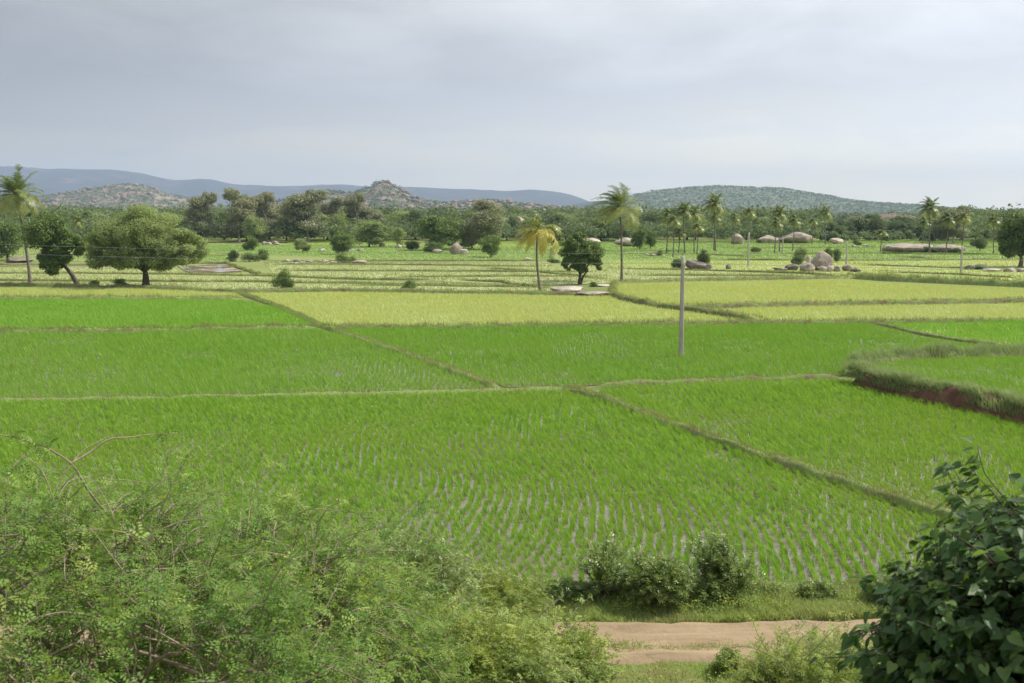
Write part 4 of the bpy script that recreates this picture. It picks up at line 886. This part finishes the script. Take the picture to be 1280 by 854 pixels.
# ------------------------------------------------------------------ the wood
def wood_object(name, label, n, d0, d1, ext, hrange, cards_per, leaf, seed, mat='t_wood', xr=(-1, 1)):
    g = np.random.default_rng(seed); mb = MB()
    Y = d0*(d1/d0)**g.random(n); X = g.uniform(xr[0], xr[1], n)*.70*Y
    PX = 640+1244*X/Y; Hh = g.uniform(*hrange, n)*(1+.25*fbm(X*.008, Y*.008, 0, 2, seed))*np.where((PX > 1020) & (PX < 1165) & (Y < 900), .42, 1.0); Wd = Hh*g.uniform(.35, .62, n)
    zb = ext(X, Y)
    k = np.repeat(np.arange(n), cards_per); m = len(k); u = nrm(g.normal(0, 1, (m, 3))); u[:, 2] = np.abs(u[:, 2])*1.0-.25*(g.random(m) < .5)
    q = g.uniform(.72, 1.05, m)*(1+.25*vnoise(u[:, 0]*2.5+k*7.1, u[:, 1]*2.5, u[:, 2]*2.5, seed))
    P = np.stack([X[k], Y[k], zb[k]+Hh[k]*.52], 1) + u*np.stack([Wd[k], Wd[k], Hh[k]*.5], 1)*q[:, None]
    nn = nrm(u*.8+g.normal(0, .5, (m, 3))+[0, 0, .3]); sz = leaf*g.uniform(.6, 1.4, m)*(Y[k]/d0)**.5
    V, F = cards(P, g.normal(0, 1, (m, 3)), nn, sz, sz*.7); tv = g.uniform(0, 1, n)
    mb.add(V, F, np.repeat(np.clip(tv[k]*.6+g.uniform(0, .4, m), 0, 1), 4))
    return tag(obj(name, mb.mesh(name, M[mat])), label, 'wood', kind='stuff')
flat = lambda X, Y: 0*X
wood_object('distant_wood', 'dense green wood covering the far edge of the plain below the hills', 3700, 400, 1200, flat, (6, 13), 150, 1.3, 77)
wood_object('wood_undergrowth', 'low bushes and young trees filling the foot of the far wood', 2600, 318, 430, flat, (3, 8), 90, .8, 78)
# single trees at the front edge of the wood
g1 = np.random.default_rng(31)
WG = 'trees along the front edge of the far wood'
xs_ = np.arange(-40, 1330, 15.0)
sets = [RG, RD, RD, RG, RO]
for q, px in enumerate(xs_):
    px = px+g1.uniform(-6, 6); by = g1.uniform(296.5, 301.5)
    ty = g1.uniform(262, 278) - (5 if px < 520 else 0)
    st = sets[g1.integers(0, 5)]; dark = st is RD; ol = st is RO
    lb = ('dark green tree in the front edge of the far wood' if dark else 'olive tree in the front edge of the far wood' if ol else 'mid green tree in the front edge of the far wood')
    put('wood_tree', st, int(g1.integers(0, 3)), px, by, ty, g1.uniform(30, 52), lb, 'tree', WG+(', the dark ones' if dark else ', the olive ones' if ol else ', the mid green ones'))
# boulders showing above the wood
for a in [(648, 296, 20, 26, 'rounded pink boulder rising out of the wood behind the short palm', 'rock', 385), (713, 300, 13, 26, 'upright egg shaped boulder above the ragged tree', 'rock', 385), (727, 285, 26, 18, 'pink rock among the treetops right of the egg shaped boulder', 'rock', 470),
          (770, 282, 44, 22, 'broad pink rock in the wood behind the tall bent palm', 'rock', 520), (808, 280, 20, 14, 'small pink rock in the wood left of the far palms', 'rock', 520)]:
    d = a[6]; b = D(a[0], a[1], d); b.z = 0; t_ = D(a[0], a[1]-a[3], d); k = mpp(d); hh_ = t_.z
    V = rock_verts((a[2]*k/2, a[2]*k*.4, hh_*.55), random.randint(1, 9999), 4); V[:, 2] += hh_*.45
    tag(obj('boulder', mkmesh('boulder', V, IF, M[a[5]], smooth=True), loc=b), a[4], 'boulder', 'big boulders rising out of the wood')

# ------------------------------------------------------------------ hills
def hill(name, pts, d, dep, mat, seed, rough=.12, nx=260, ny=60, fs=1.0, z0=-5, sharp=1.0):
    px = np.array([p[0] for p in pts], float); py = np.array([p[1] for p in pts], float)
    U = np.linspace(px[0], px[-1], nx); top = np.interp(U, px, py)
    # smooth the traced crest a little
    kx = np.ones(5)/5; top = np.convolve(np.pad(top, 2, 'edge'), kx, 'valid')
    Xc = np.array([D(u, t, d)[0] for u, t in zip(U, top)]); Zc = np.maximum(np.array([D(u, t, d)[2] for u, t in zip(U, top)]), 0)
    tt = np.linspace(-1, 1, ny); X = np.repeat(Xc[None], ny, 0); Tm = np.repeat(tt[:, None], nx, 1); Y = d+Tm*dep
    prof = np.clip(1-np.abs(Tm)**1.25, 0, 1)**sharp
    f = fbm(X/dep*3*fs, Y/dep*3*fs, 0, 6, seed)
    Z = z0 + (Zc[None]-z0)*(prof*(1+rough*2.2*f*np.abs(Tm)**.5) + rough*.9*fbm(X/dep*14*fs, Y/dep*14*fs, 0, 4, seed+9)*np.clip(prof*3, 0, 1)*.35)
    V = np.stack([X*(Y/d), Y, Z], -1).reshape(-1, 3)
    i = (np.arange(ny-1)[:, None]*nx+np.arange(nx-1)[None]).ravel()
    tag(obj(name, mkmesh(name, V, np.stack([i, i+1, i+nx+1, i+nx], -1), M[mat], smooth=True)), kind='structure')
    return X*(Y/d), Y, Z
hill('distant_hills', [(-900, 240), (-600, 225), (-260, 218), (-100, 214), (0, 208), (40, 210), (100, 210), (150, 212), (180, 216), (220, 226), (260, 223), (290, 231), (340, 232), (400, 231), (430, 230), (470, 235), (520, 233), (560, 236), (600, 237), (640, 240), (660, 237), (700, 240), (725, 246), (750, 258), (790, 268)], 7600, 1700, 'ridge', 3, .10, 300, 50)
hill('distant_hills', [(640, 266), (700, 258), (730, 252), (770, 250), (800, 250), (900, 262)], 5200, 1100, 'ridge', 5, .10, 120, 40)
A1 = hill('rocky_hill', [(-420, 266), (-200, 262), (-60, 256), (0, 250), (60, 246), (90, 240), (110, 236), (140, 232), (165, 231), (185, 234), (205, 242), (235, 248), (260, 254), (300, 262)], 2600, 520, 'bouldery', 8, .14, 220, 60)
A2 = hill('rocky_hill', [(300, 262), (340, 254), (370, 247), (395, 240), (410, 238), (430, 242), (450, 239), (462, 236), (470, 231), (476, 228), (482, 228), (488, 232), (500, 238), (515, 246), (530, 252), (560, 254), (580, 252), (610, 250), (640, 253), (680, 258), (740, 264)], 2100, 420, 'bouldery', 12, .12, 260, 60)
A3 = hill('scrub_hill', [(720, 262), (760, 252), (790, 244), (820, 239), (860, 235), (900, 233), (940, 234), (980, 236), (1020, 243), (1060, 250), (1100, 254), (1150, 256), (1200, 262), (1280, 266)], 3300, 800, 'scrub', 15, .10, 260, 70)
hill('bare_hillside', [(1040, 280), (1062, 272), (1085, 268.5), (1105, 267), (1130, 266.5), (1145, 270), (1160, 280)], 700, 60, 'bare', 19, .12, 100, 30)
def hill_boulders(A, n, mat, seed, smin, smax, label, xlim=None):
    X, Y, Z = A; g = np.random.default_rng(seed); mb = MB(); ny, nx = X.shape
    c = 0
    while c < n:
        i, j = g.integers(3, int(ny*.62)), g.integers(2, nx-2)
        if Z[i, j] < 12 or fbm(np.array([X[i, j]*.006]), np.array([Y[i, j]*.006]), 0, 2, seed)[0] < g.uniform(-.5, .25): continue
        s = g.uniform(smin, smax)*g.uniform(.5, 1)
        V = rock_verts((s, s*.9, s*.75), int(g.integers(1, 9999)), 3, IV2, .25)
        mb.add(V+np.array([X[i, j]+g.normal(0, 6), Y[i, j]+g.normal(0, 6), Z[i, j]+s*.2]), IF2); c += 1
    tag(obj('boulder_field', mb.mesh('boulder_field', M[mat], True)), label, 'boulders', kind='stuff')
hill_boulders(A1, 260, 'rock_hill', 5, 3, 10, 'reddish boulders strewn over the low rocky hill at the left')
hill_boulders(A2, 420, 'rock_hill', 6, 2.5, 9, 'reddish boulders piled on the rocky peak and its low ridge')
hill_boulders(A3, 45, 'rock_hill', 7, 3, 8, 'scattered boulders on the long scrub covered hill')
def hill_scrub(A, n, seed, leaf, label):
    X, Y, Z = A; g = np.random.default_rng(seed); ny, nx = X.shape
    i = g.integers(2, int(ny*.6), n); j = g.integers(1, nx-1, n); k = Z[i, j] > 6; i, j = i[k], j[k]; n = len(i)
    cp = 9; R_ = g.uniform(2, 5, n); q = np.repeat(np.arange(n), cp); u = nrm(g.normal(0, 1, (len(q), 3))); u[:, 2] = np.abs(u[:, 2])
    c = np.stack([X[i, j]+g.normal(0, 7, n), Y[i, j]+g.normal(0, 7, n), Z[i, j]], 1)
    V, F = cards(c[q]+u*R_[q][:, None]*[1, 1, .9], g.normal(0, 1, (len(q), 3)), nrm(u+g.normal(0, .4, u.shape)), leaf, leaf*.8)
    mb = MB(); mb.add(V, F, np.repeat(np.repeat(g.random(n), cp), 4)); tag(obj('hill_scrub', mb.mesh('hill_scrub', M['t_dark'])), label, 'scrub', kind='stuff')
hill_scrub(A1, 2600, 41, 3.2, 'green scrub between the boulders of the low left hill')
hill_scrub(A2, 3000, 42, 2.8, 'green scrub between the boulders under the rocky peak')
hill_scrub(A3, 6000, 43, 3.6, 'green scrub over the long hill')

# ------------------------------------------------------------------ foreground shrubs
def grow(base, C, R, n1=6, n2=6, n3=5, nt=4, tl=(.35, .8), r0=.05, seed=1, droop=.5, low=-.35, up=.25):
    """branch skeleton filling a dome: returns branch mesh block and twig paths"""
    g = np.random.default_rng(seed); C = np.array(C, float); R = np.array(R, float); base = np.array(base, float)
    mb = MB(); twigs = []
    def dirs(n, d0=None, sp=.6):
        o = []
        while len(o) < n:
            v = nrm(g.normal(0, 1, (1, 3)))[0] if d0 is None else nrm((d0+g.normal(0, sp, 3))[None])[0]
            if v[2] > low: o.append(v)
        return o
    for d1 in dirs(n1):
        e1 = C + d1*R*g.uniform(.35, .5); p1 = bez(base+g.normal(0, r0, 3)*[1, 1, 0], base*.45+e1*.55+np.array([0, 0, -.15*R[2]])+g.normal(0, .12, 3)*R, e1, 9)
        V, F = tube(p1, np.linspace(r0, r0*.5, 9), 7); mb.add(V, F)
        for d2 in dirs(n2, d1, .55):
            s = p1[g.integers(5, 9)]; e2 = C+d2*R*g.uniform(.65, .82); p2 = bez(s, (s+e2)/2+g.normal(0, .10, 3)*R, e2, 7)
            V, F = tube(p2, np.linspace(r0*.46, r0*.24, 7), 5); mb.add(V, F)
            for d3 in dirs(n3, d2, .4):
                s = p2[g.integers(3, 7)]; e3 = C+d3*R*g.uniform(.88, 1.06); p3 = bez(s, (s+e3)/2+g.normal(0, .07, 3)*R+[0, 0, up*.3*R[2]], e3, 7)
                V, F = tube(p3, np.linspace(r0*.22, r0*.11, 7), 4); mb.add(V, F)
                for _ in range(nt):
                    s = p3[g.integers(2, 7)]; dd = nrm((d3*.7+g.normal(0, .55, 3)+[0, 0, up])[None])[0]; l = g.uniform(*tl); n = 8; P = [s]
                    for q in range(n):
                        dd = nrm((dd+np.array([0, 0, -droop*(.08+.25*q/n)])+g.normal(0, .06, 3))[None])[0]; P.append(P[-1]+dd*l/n)
                    P = np.array(P); V, F = tube(P, np.linspace(max(r0*.07, .0035), .0018, n+1), 3, False); mb.add(V, F); twigs.append(P)
    return mb, twigs
def pinnate(twigs, per, ll, npin=3, nlf=4, seed=1, lw=1.0, tipv=True):
    """feathery leaves along twigs; each leaflet pair one small folded diamond"""
    g = np.random.default_rng(seed); O, Dd, Nn, Vv = [], [], [], []
    for P in twigs:
        t = (np.arange(per)+g.random(per))/per; i = np.minimum((t*(len(P)-1)).astype(int), len(P)-2); f = t*(len(P)-1)-i
        q = P[i]*(1-f)[:, None]+P[i+1]*f[:, None]; T = nrm(P[i+1]-P[i]); a = np.arange(per)*2.4+g.uniform(0, 6)
        ref = nrm(np.cross(T, [0, 0, 1.0])); up = np.cross(ref, T)
        d = nrm(T*.5+ref*np.cos(a)[:, None]+up*np.sin(a)[:, None]*.7+[0, 0, .1]); O.append(q); Dd.append(d); Nn.append(nrm(np.array([0, 0, 1.0])+g.normal(0, .35, (per, 3))+up*.3))
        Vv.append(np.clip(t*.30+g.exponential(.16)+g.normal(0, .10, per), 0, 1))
    O, Dd, Nn, Vv = map(np.concatenate, (O, Dd, Nn, Vv)); n = len(O)
    S = nrm(np.cross(Dd, Nn)); Nn = np.cross(S, Dd); L0 = ll*g.uniform(.6, 1.25, n)
    cs, ax, nn, ln, wd, vv = [], [], [], [], [], []
    for k in range(npin):
        pd = nrm(Dd + S*((k % 2)*2-1)*(.75 if k < npin-1 else .15) + Nn*g.normal(0, .15, (n, 1))); st = O + Dd*(L0*(k//2)*.35)[:, None]
        ps = nrm(np.cross(pd, Nn))
        for j in range(nlf):
            u = (j+.7)/nlf; c = st+pd*(L0*u)[:, None] - Nn*(L0*.25*u*u)[:, None]
            cs.append(c); ax.append(ps+pd*.3); nn.append(Nn+g.normal(0, .25, (n, 3))); ln.append(L0*.42*lw*(1-.35*abs(u-.5))); wd.append(L0/nlf*.72); vv.append(Vv)
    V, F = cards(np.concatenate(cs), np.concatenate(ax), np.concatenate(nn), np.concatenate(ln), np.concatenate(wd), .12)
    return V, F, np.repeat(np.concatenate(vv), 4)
def grow_stems(n, Lr, spread, seed, side=3, r0=.012):
    g = np.random.default_rng(seed); mb = MB(); tw = []
    for q in range(n):
        az = g.uniform(0, 2*PI); tl_ = abs(g.normal(0, spread)); l = g.uniform(*Lr)*(1-.25*min(tl_, 1)); b0 = g.normal(0, .07, 3)*[1, 1, 0]-[0, 0, .08]
        d = np.array([math.cos(az)*math.sin(tl_), math.sin(az)*math.sin(tl_), math.cos(tl_)]); P = [b0]; k = 16
        for w in range(k):
            d = nrm((d+np.array([0, 0, .02])+g.normal(0, .10, 3))[None])[0]; P.append(P[-1]+d*l/k)
        P = np.array(P); V, F = tube(P, np.linspace(r0, .003, k+1), 5, False); mb.add(V, F); tw += [P[4:11], P[9:], P[6:]]
        for w in range(side):
            s = P[g.integers(5, 14)]; dd = nrm((d*.6+g.normal(0, .6, 3))[None])[0]; Q = np.array([s+dd*(l*.28)*t/7+np.array([0, 0, .04])*(t/7)**2 for t in range(8)]); V, F = tube(Q, np.linspace(r0*.4, .002, 8), 4, False); mb.add(V, F); tw.append(Q)
    return mb, tw
def stem_bush(base, n, Lr, spread, label, seed, mat='edgeleaf', per=13, ll=.11, side=3, group=None, name='leafy_shrub', cat='shrub', npin=2, nlf=2, lw=1.6):
    mb, tw = grow_stems(n, Lr, spread, seed, side); r = thing(name, base, label, cat, group)
    obj('branches', mb.mesh('branches', M['bark_dark'], True), r); V, F, v = pinnate(tw, per, ll, npin, nlf, seed+1, lw)
    obj('foliage', mkmesh('foliage', V, F, M[mat], v), r); return r
def thorn_bush(base, C, R, label, seed, mat='acacia', n=(7, 6, 5, 4), per=9, ll=.10, shoots=0, tl=(.35, .8), r0=.05, extra=None, droop=.5, low=-.35, npin=3, nlf=4, name='thorn_bush', cat='bush', lw=1.0, group=None):
    base = Vector(base); mb, tw = grow((0, 0, -.15), np.array(C)-np.array(base), R, *n, tl=tl, r0=r0, seed=seed, droop=droop, low=low)
    if shoots:                             # long arching shoots standing out of the crown
        g = np.random.default_rng(seed+900); Cl = np.array(C)-np.array(base); Rr = np.array(R)
        for _ in range(shoots):
            d = nrm(g.normal(0, 1, (1, 3))+[0, 0, .7])[0]
            if d[2] < .1: d[2] = abs(d[2])+.1
            p = Cl+d*Rr*.75; dd = nrm((d+g.normal(0, .55, 3)+[0, 0, .25])[None])[0]; l = g.uniform(.5, 1.35); P = [p]
            for q in range(14):
                dd = nrm((dd+np.array([0, 0, -.11])+g.normal(0, .09, 3))[None])[0]; P.append(P[-1]+dd*l/14)
            P = np.array(P); V, F = tube(P, np.linspace(.0085, .003, 15), 5, False); mb.add(V, F)
            if g.random() < .62: tw.append(P); tw.append(P[6:])
    if extra:
        g = np.random.default_rng(seed+500)
        for path, r_, leafy in extra:
            P = resample(np.array([np.array(p)-np.array(base) for p in path]), .06); P = P+np.cumsum(g.normal(0, .0025, P.shape), 0)
            V, F = tube(P, np.linspace(r_, r_*.3, len(P)), 6); mb.add(V, F)
            if leafy:
                s = int(len(P)*(1-leafy)); 
                for q in range(s, len(P)-2, 3):
                    if g.random() < .55: dd = nrm((g.normal(0, 1, 3)+[0, 0, .4])[None])[0]; tw.append(np.array([P[q]+dd*.02*w for w in range(7)]))
    r = thing(name, base, label, cat, group)
    obj('branches', mb.mesh('branches', M['twig'], True), r)
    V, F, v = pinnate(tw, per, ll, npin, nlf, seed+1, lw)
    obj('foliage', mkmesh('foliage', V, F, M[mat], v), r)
    return r
def onground(x, y): return (x, y, gzf(x, y))
TG = 'thorny shrubs on the near slope'
def pxr(px, py, y): v = D(px, py, y); return (v.x, v.y, v.z)
# dead looking branch that reaches out over the rice
ex1 = [([pxr(190, 720, 9.2), pxr(160, 665, 9.0), pxr(122, 632, 8.8), pxr(88, 580, 8.6), pxr(58, 562, 8.5), pxr(20, 551, 8.3), pxr(-30, 545, 8.1)], .016, .35),
       ([pxr(88, 581, 8.6), pxr(112, 566, 8.8), pxr(135, 549, 8.9), pxr(180, 545, 9.1), pxr(222, 541, 9.3)], .010, .3),
       ([pxr(70, 640, 9.4), pxr(105, 606, 9.5), pxr(130, 598, 9.6), pxr(200, 605, 9.8), pxr(262, 603, 10)], .007, .5),
       ([pxr(20, 735, 8.0), pxr(70, 710, 8.2), pxr(110, 695, 8.3), pxr(165, 693, 8.5)], .012, .1),
       ([pxr(-20, 672, 8.2), pxr(40, 668, 8.3), pxr(100, 665, 8.4)], .008, .2)]
thorn_bush(onground(-4.6, 8.4), D(60, 775, 8.7), (1.9, 1.5, 1.05), 'thorny feathery bush in the bottom left corner with a bare branch reaching over the rice', 101, shoots=150, n=(8, 4, 4, 4), extra=ex1, group=TG)
ex2 = [([pxr(300, 690, 10.5), pxr(385, 635, 10.4), pxr(450, 640, 10.5), pxr(520, 632, 10.7), pxr(555, 640, 10.8)], .008, .6),
       ([pxr(180, 660, 10), pxr(215, 632, 10), pxr(250, 628, 10.1), pxr(262, 700, 9.9), pxr(264, 745, 9.8)], .006, .4)]
thorn_bush(onground(-2.9, 10.2), D(275, 795, 10.4), (1.95, 1.7, 1.2), 'thorny feathery bush second from the bottom left corner, with dark inner stems', 102, shoots=150, n=(8, 4, 4, 4), extra=ex2, group=TG)
ex3 = [([pxr(380, 690, 11.3), pxr(440, 668, 11.2), pxr(500, 655, 11.2), pxr(530, 625, 11.3)], .008, .6),
       ([pxr(345, 690, 10.8), pxr(440, 688, 10.9), pxr(520, 690, 11), pxr(600, 700, 11.2)], .008, .5)]
thorn_bush(onground(-1.5, 12.0), D(395, 818, 12.0), (1.5, 1.5, 1.05), 'thorny feathery bush with twigs pointing at the middle of the rice plot', 103, shoots=120, n=(8, 4, 4, 4), extra=ex3, group=TG)
thorn_bush(onground(-3.3, 7.2), D(200, 905, 7.4), (1.7, 1.2, .95), 'dark leafy thorn bush at the very bottom, nearest the camera', 104, shoots=50, n=(8, 4, 4, 3), group=TG)
ex5 = [([pxr(470, 812, 14), pxr(540, 800, 14), pxr(600, 794, 14.2)], .012, .3), ([pxr(655, 790, 15.5), pxr(680, 765, 15.5), pxr(705, 745, 15.6)], .012, .1), ([pxr(560, 850, 13), pxr(640, 832, 13), pxr(680, 845, 13)], .010, .1)]
thorn_bush(onground(-1.1, 15.2), D(520, 850, 15.6), (1.4, 1.3, .62), 'lime green leafy shrub left of the dirt track', 105, 'limeleaf', shoots=30, n=(8, 6, 6, 4), per=11, ll=.11, npin=2, nlf=3, extra=ex5, name='leafy_shrub', cat='shrub', lw=1.5, group=TG)
thorn_bush(onground(-.1, 16.2), D(610, 838, 16.4), (.95, 1.0, .5), 'lime green shrub hiding the left end of the track', 106, 'limeleaf', shoots=30, n=(8, 6, 5, 4), per=11, ll=.11, npin=2, nlf=3, name='leafy_shrub', cat='shrub', lw=1.5, group=TG)
thorn_bush(onground(.5, 15.2), D(690, 845, 15.3), (.6, .6, .42), 'small bushy lime shrub in front of the track at its left end', 107, 'limeleaf', shoots=30, n=(7, 5, 5, 4), per=11, ll=.10, npin=2, nlf=3, name='leafy_shrub', cat='shrub', lw=1.5, group=TG)
thorn_bush(onground(-.9, 12.6), D(560, 872, 12.8), (1.5, 1.1, .8), 'yellow green shrub at the bottom centre of the view', 108, 'limeleaf', shoots=30, n=(8, 6, 5, 4), per=11, ll=.09, npin=2, nlf=3, name='leafy_shrub', cat='shrub', lw=1.5, group=TG)
thorn_bush(onground(-2.0, 19.8), D(500, 745, 19.5), (1.4, 1.3, .7), 'dense green shrub behind the thorn bushes at the plot corner', 109, 'edgeleaf', n=(8, 6, 5, 4), per=11, ll=.11, npin=2, nlf=3, name='leafy_shrub', cat='shrub', lw=1.5, group=TG)
thorn_bush(onground(-.9, 20.6), D(600, 766, 20.6), (1.4, 1.1, .40), 'lime green shrub touching the muddy edge of the nearest plot', 110, 'limeleaf', shoots=30, n=(8, 6, 5, 4), per=11, ll=.11, npin=2, nlf=3, name='leafy_shrub', cat='shrub', lw=1.5, group=TG)
thorn_bush(onground(4.6, 13.2), D(1035, 880, 13.4), (1.05, .9, .55), 'light feathery bush bottom right, partly hidden by the heart leaved tree', 111, 'limeleaf', shoots=30, n=(7, 6, 5, 4), per=13, ll=.085, group=TG,
           extra=[([pxr(1000, 830, 13), pxr(1040, 790, 13), pxr(1065, 770, 13)], .006, .7), ([pxr(980, 830, 13), pxr(1000, 800, 13), pxr(1030, 775, 13)], .006, .7)])
# shrubs at the edge of the plot
EG = 'shrubs along the edge of the nearest plot'
E3 = dict(mat='edgeleaf', npin=2, nlf=2, lw=1.6, name='leafy_shrub', cat='shrub', group=EG, r0=.03)
b = G(757, 750); stem_bush(b, 17, (1.0, 1.75), .2, 'upright leafy shrub at the plot edge, leftmost of the row', 121, group=EG)
b = G(822, 757); thorn_bush(b, D(822, 730, b.y), (.72, .6, .40), 'round dense green shrub at the plot edge above the track', 122, n=(8, 6, 5, 4), per=12, ll=.085, tl=(.15, .3), **E3)
b = G(905, 746); stem_bush(b, 44, (1.15, 2.0), .68, 'ragged many stemmed shrub with glinting leaves, tallest at the plot edge', 123, per=12, group=EG, side=4)
b = G(800, 748); stem_bush(b, 9, (.8, 1.45), .3, 'thin loose shrub rising behind the round dense one', 124, per=9, group=EG)
b = G(1022, 750); thorn_bush(b, D(1022, 741, b.y), (.35, .3, .18), 'low dark weed clump on the verge right of the ragged shrub', 125, n=(6, 4, 4, 3), per=9, ll=.08, tl=(.1, .2), **E3)
b = G(700, 752); thorn_bush(b, D(700, 744, b.y), (.7, .4, .22), 'low creeping greenery on the verge left of the upright shrub', 126, n=(8, 5, 4, 3), per=9, ll=.09, tl=(.12, .25), **E3)
b = G(905, 840); stem_bush(b, 16, (.35, .6), .5, 'small pale leafed plant on the near side of the track', 127, mat='limeleaf', per=9, ll=.09, group=EG)
b = G(1130, 757); thorn_bush(b, D(1130, 742, b.y), (.8, .5, .3), 'bushy green weed clump on the verge beside the heart leaved tree', 128, n=(8, 5, 4, 3), per=9, ll=.09, tl=(.12, .25), **E3)

# heart leaved tree at the right
def heart_tree(base, lobes, label, seed):
    g = np.random.default_rng(seed); base = Vector(base); r = thing('heart_leaved_tree', base, label, 'tree'); mbb = MB(); tw = []
    for C, R, n in lobes:
        C = Vector(C)+Vector((.07, 0, -.04))
        mb, t_ = grow((0, 0, -.1), np.array(C)-np.array(base), R, *n, tl=(.12, .40), r0=.045, seed=int(g.integers(9999)), droop=.45, low=-.8, up=.25)
        mbb.V += mb.V; mbb.A += mb.A
        for kk, ff in mb.F.items(): mbb.F.setdefault(kk, []).extend([f+mbb.n for f in ff])
        Cl = np.array(C)-np.array(base)
        for _ in range(16):                # leading shoots that break the outline
            d = nrm((g.normal(0, 1, 3)*[1.2, .8, .6]+[-.5, 0, .8])[None])[0]; p = Cl+d*np.array(R)*.8; l = g.uniform(.3, .6); P = [p]
            for q in range(9):
                d = nrm((d+g.normal(0, .1, 3)+[0, 0, -.04])[None])[0]; P.append(P[-1]+d*l/9)
            P = np.array(P); Vt, Ft = tube(P, np.linspace(.006, .002, 10), 5, False); mbb.V.append(Vt); mbb.A.append(np.full(len(Vt), .5)); [mbb.F.setdefault(f.shape[1], []).append(f+mbb.n+mb.n) for f in Ft]; mb.n += len(Vt); t_ += [P, P[4:]]
        mbb.n += mb.n; tw += [(p, Cl) for p in t_]
    obj('branches', mbb.mesh('branches', M['bark_dark'], True), r)
    shape = np.array([(0, 0, 0), (.20, -.13, 0), (.43, .02, 0), (.46, .28, 0), (.30, .62, 0), (0, 1.08, 0), (-.20, -.13, 0), (-.43, .02, 0), (-.46, .28, 0), (-.30, .62, 0)])
    Ls = []; vs = []
    for P, C in tw:
        for q in range(8):
            p = P[int(g.integers(1, len(P)))]; out = nrm((p-C)[None])[0]
            nrm_ = nrm((out*.8+np.array([0, 0, .75])+g.normal(0, .38, 3))[None])[0]
            d = np.array([0, 0, -1.0])*g.uniform(.3, 1.1)+out*.6+g.normal(0, .45, 3); d = d-nrm_*np.dot(d, nrm_); d = nrm(d[None])[0]; s = np.cross(d, nrm_)
            L_ = g.uniform(.035, .085); sh = shape*L_; fold = g.uniform(.1, .45); cup = g.uniform(.0, .35)
            z = np.abs(sh[:, 0])*fold - (sh[:, 1]**2)/L_*cup
            st = p+d*.03+g.normal(0, .01, 3); Ls.append(st + np.outer(sh[:, 0], s)+np.outer(sh[:, 1], d)+np.outer(z, nrm_)); vs.append(min(1, g.exponential(.33)))
    n = len(Ls); V = np.concatenate(Ls); k = np.arange(n)[:, None]*10
    F = np.concatenate([k+np.array([[0, 1, 2, 3, 4, 5]]), k+np.array([[0, 5, 9, 8, 7, 6]])])
    me = mkmesh('foliage', V, F, M['broad'], np.repeat(vs, 10)); obj('foliage', me, r); return r
heart_tree(onground(3.2, 5.2), [(D(1265, 855, 5.4), (.74, .62, .60), (8, 6, 5, 4)), (D(1285, 735, 5.6), (.46, .46, .40), (6, 5, 5, 4)), (D(1205, 830, 5.3), (.34, .4, .38), (5, 5, 5, 4)), (D(1310, 680, 5.7), (.40, .36, .26), (5, 4, 4, 4)), (D(1330, 800, 5.2), (.6, .6, .8), (6, 5, 5, 4))],
           'broad heart leaved dark green tree filling the bottom right corner', 210)

# ------------------------------------------------------------------ render settings
vs_ = scene.view_settings; vs_.view_transform = 'Standard'; vs_.look = 'None'; vs_.gamma = 1; vs_.exposure = 0.27; vs_.use_curve_mapping = False
cy = scene.cycles
cy.max_bounces = 4; cy.diffuse_bounces = 2; cy.glossy_bounces = 2; cy.transmission_bounces = 2; cy.volume_bounces = 0; cy.transparent_max_bounces = 4
cy.use_adaptive_sampling = True; cy.adaptive_threshold = .015; cy.use_denoising = True; cy.sample_clamp_indirect = 6; cy.caustics_reflective = False; cy.caustics_refractive = False
print('TRIS', sum(len(o.data.loops)-2*len(o.data.polygons) for o in scene.objects if o.type == 'MESH'))
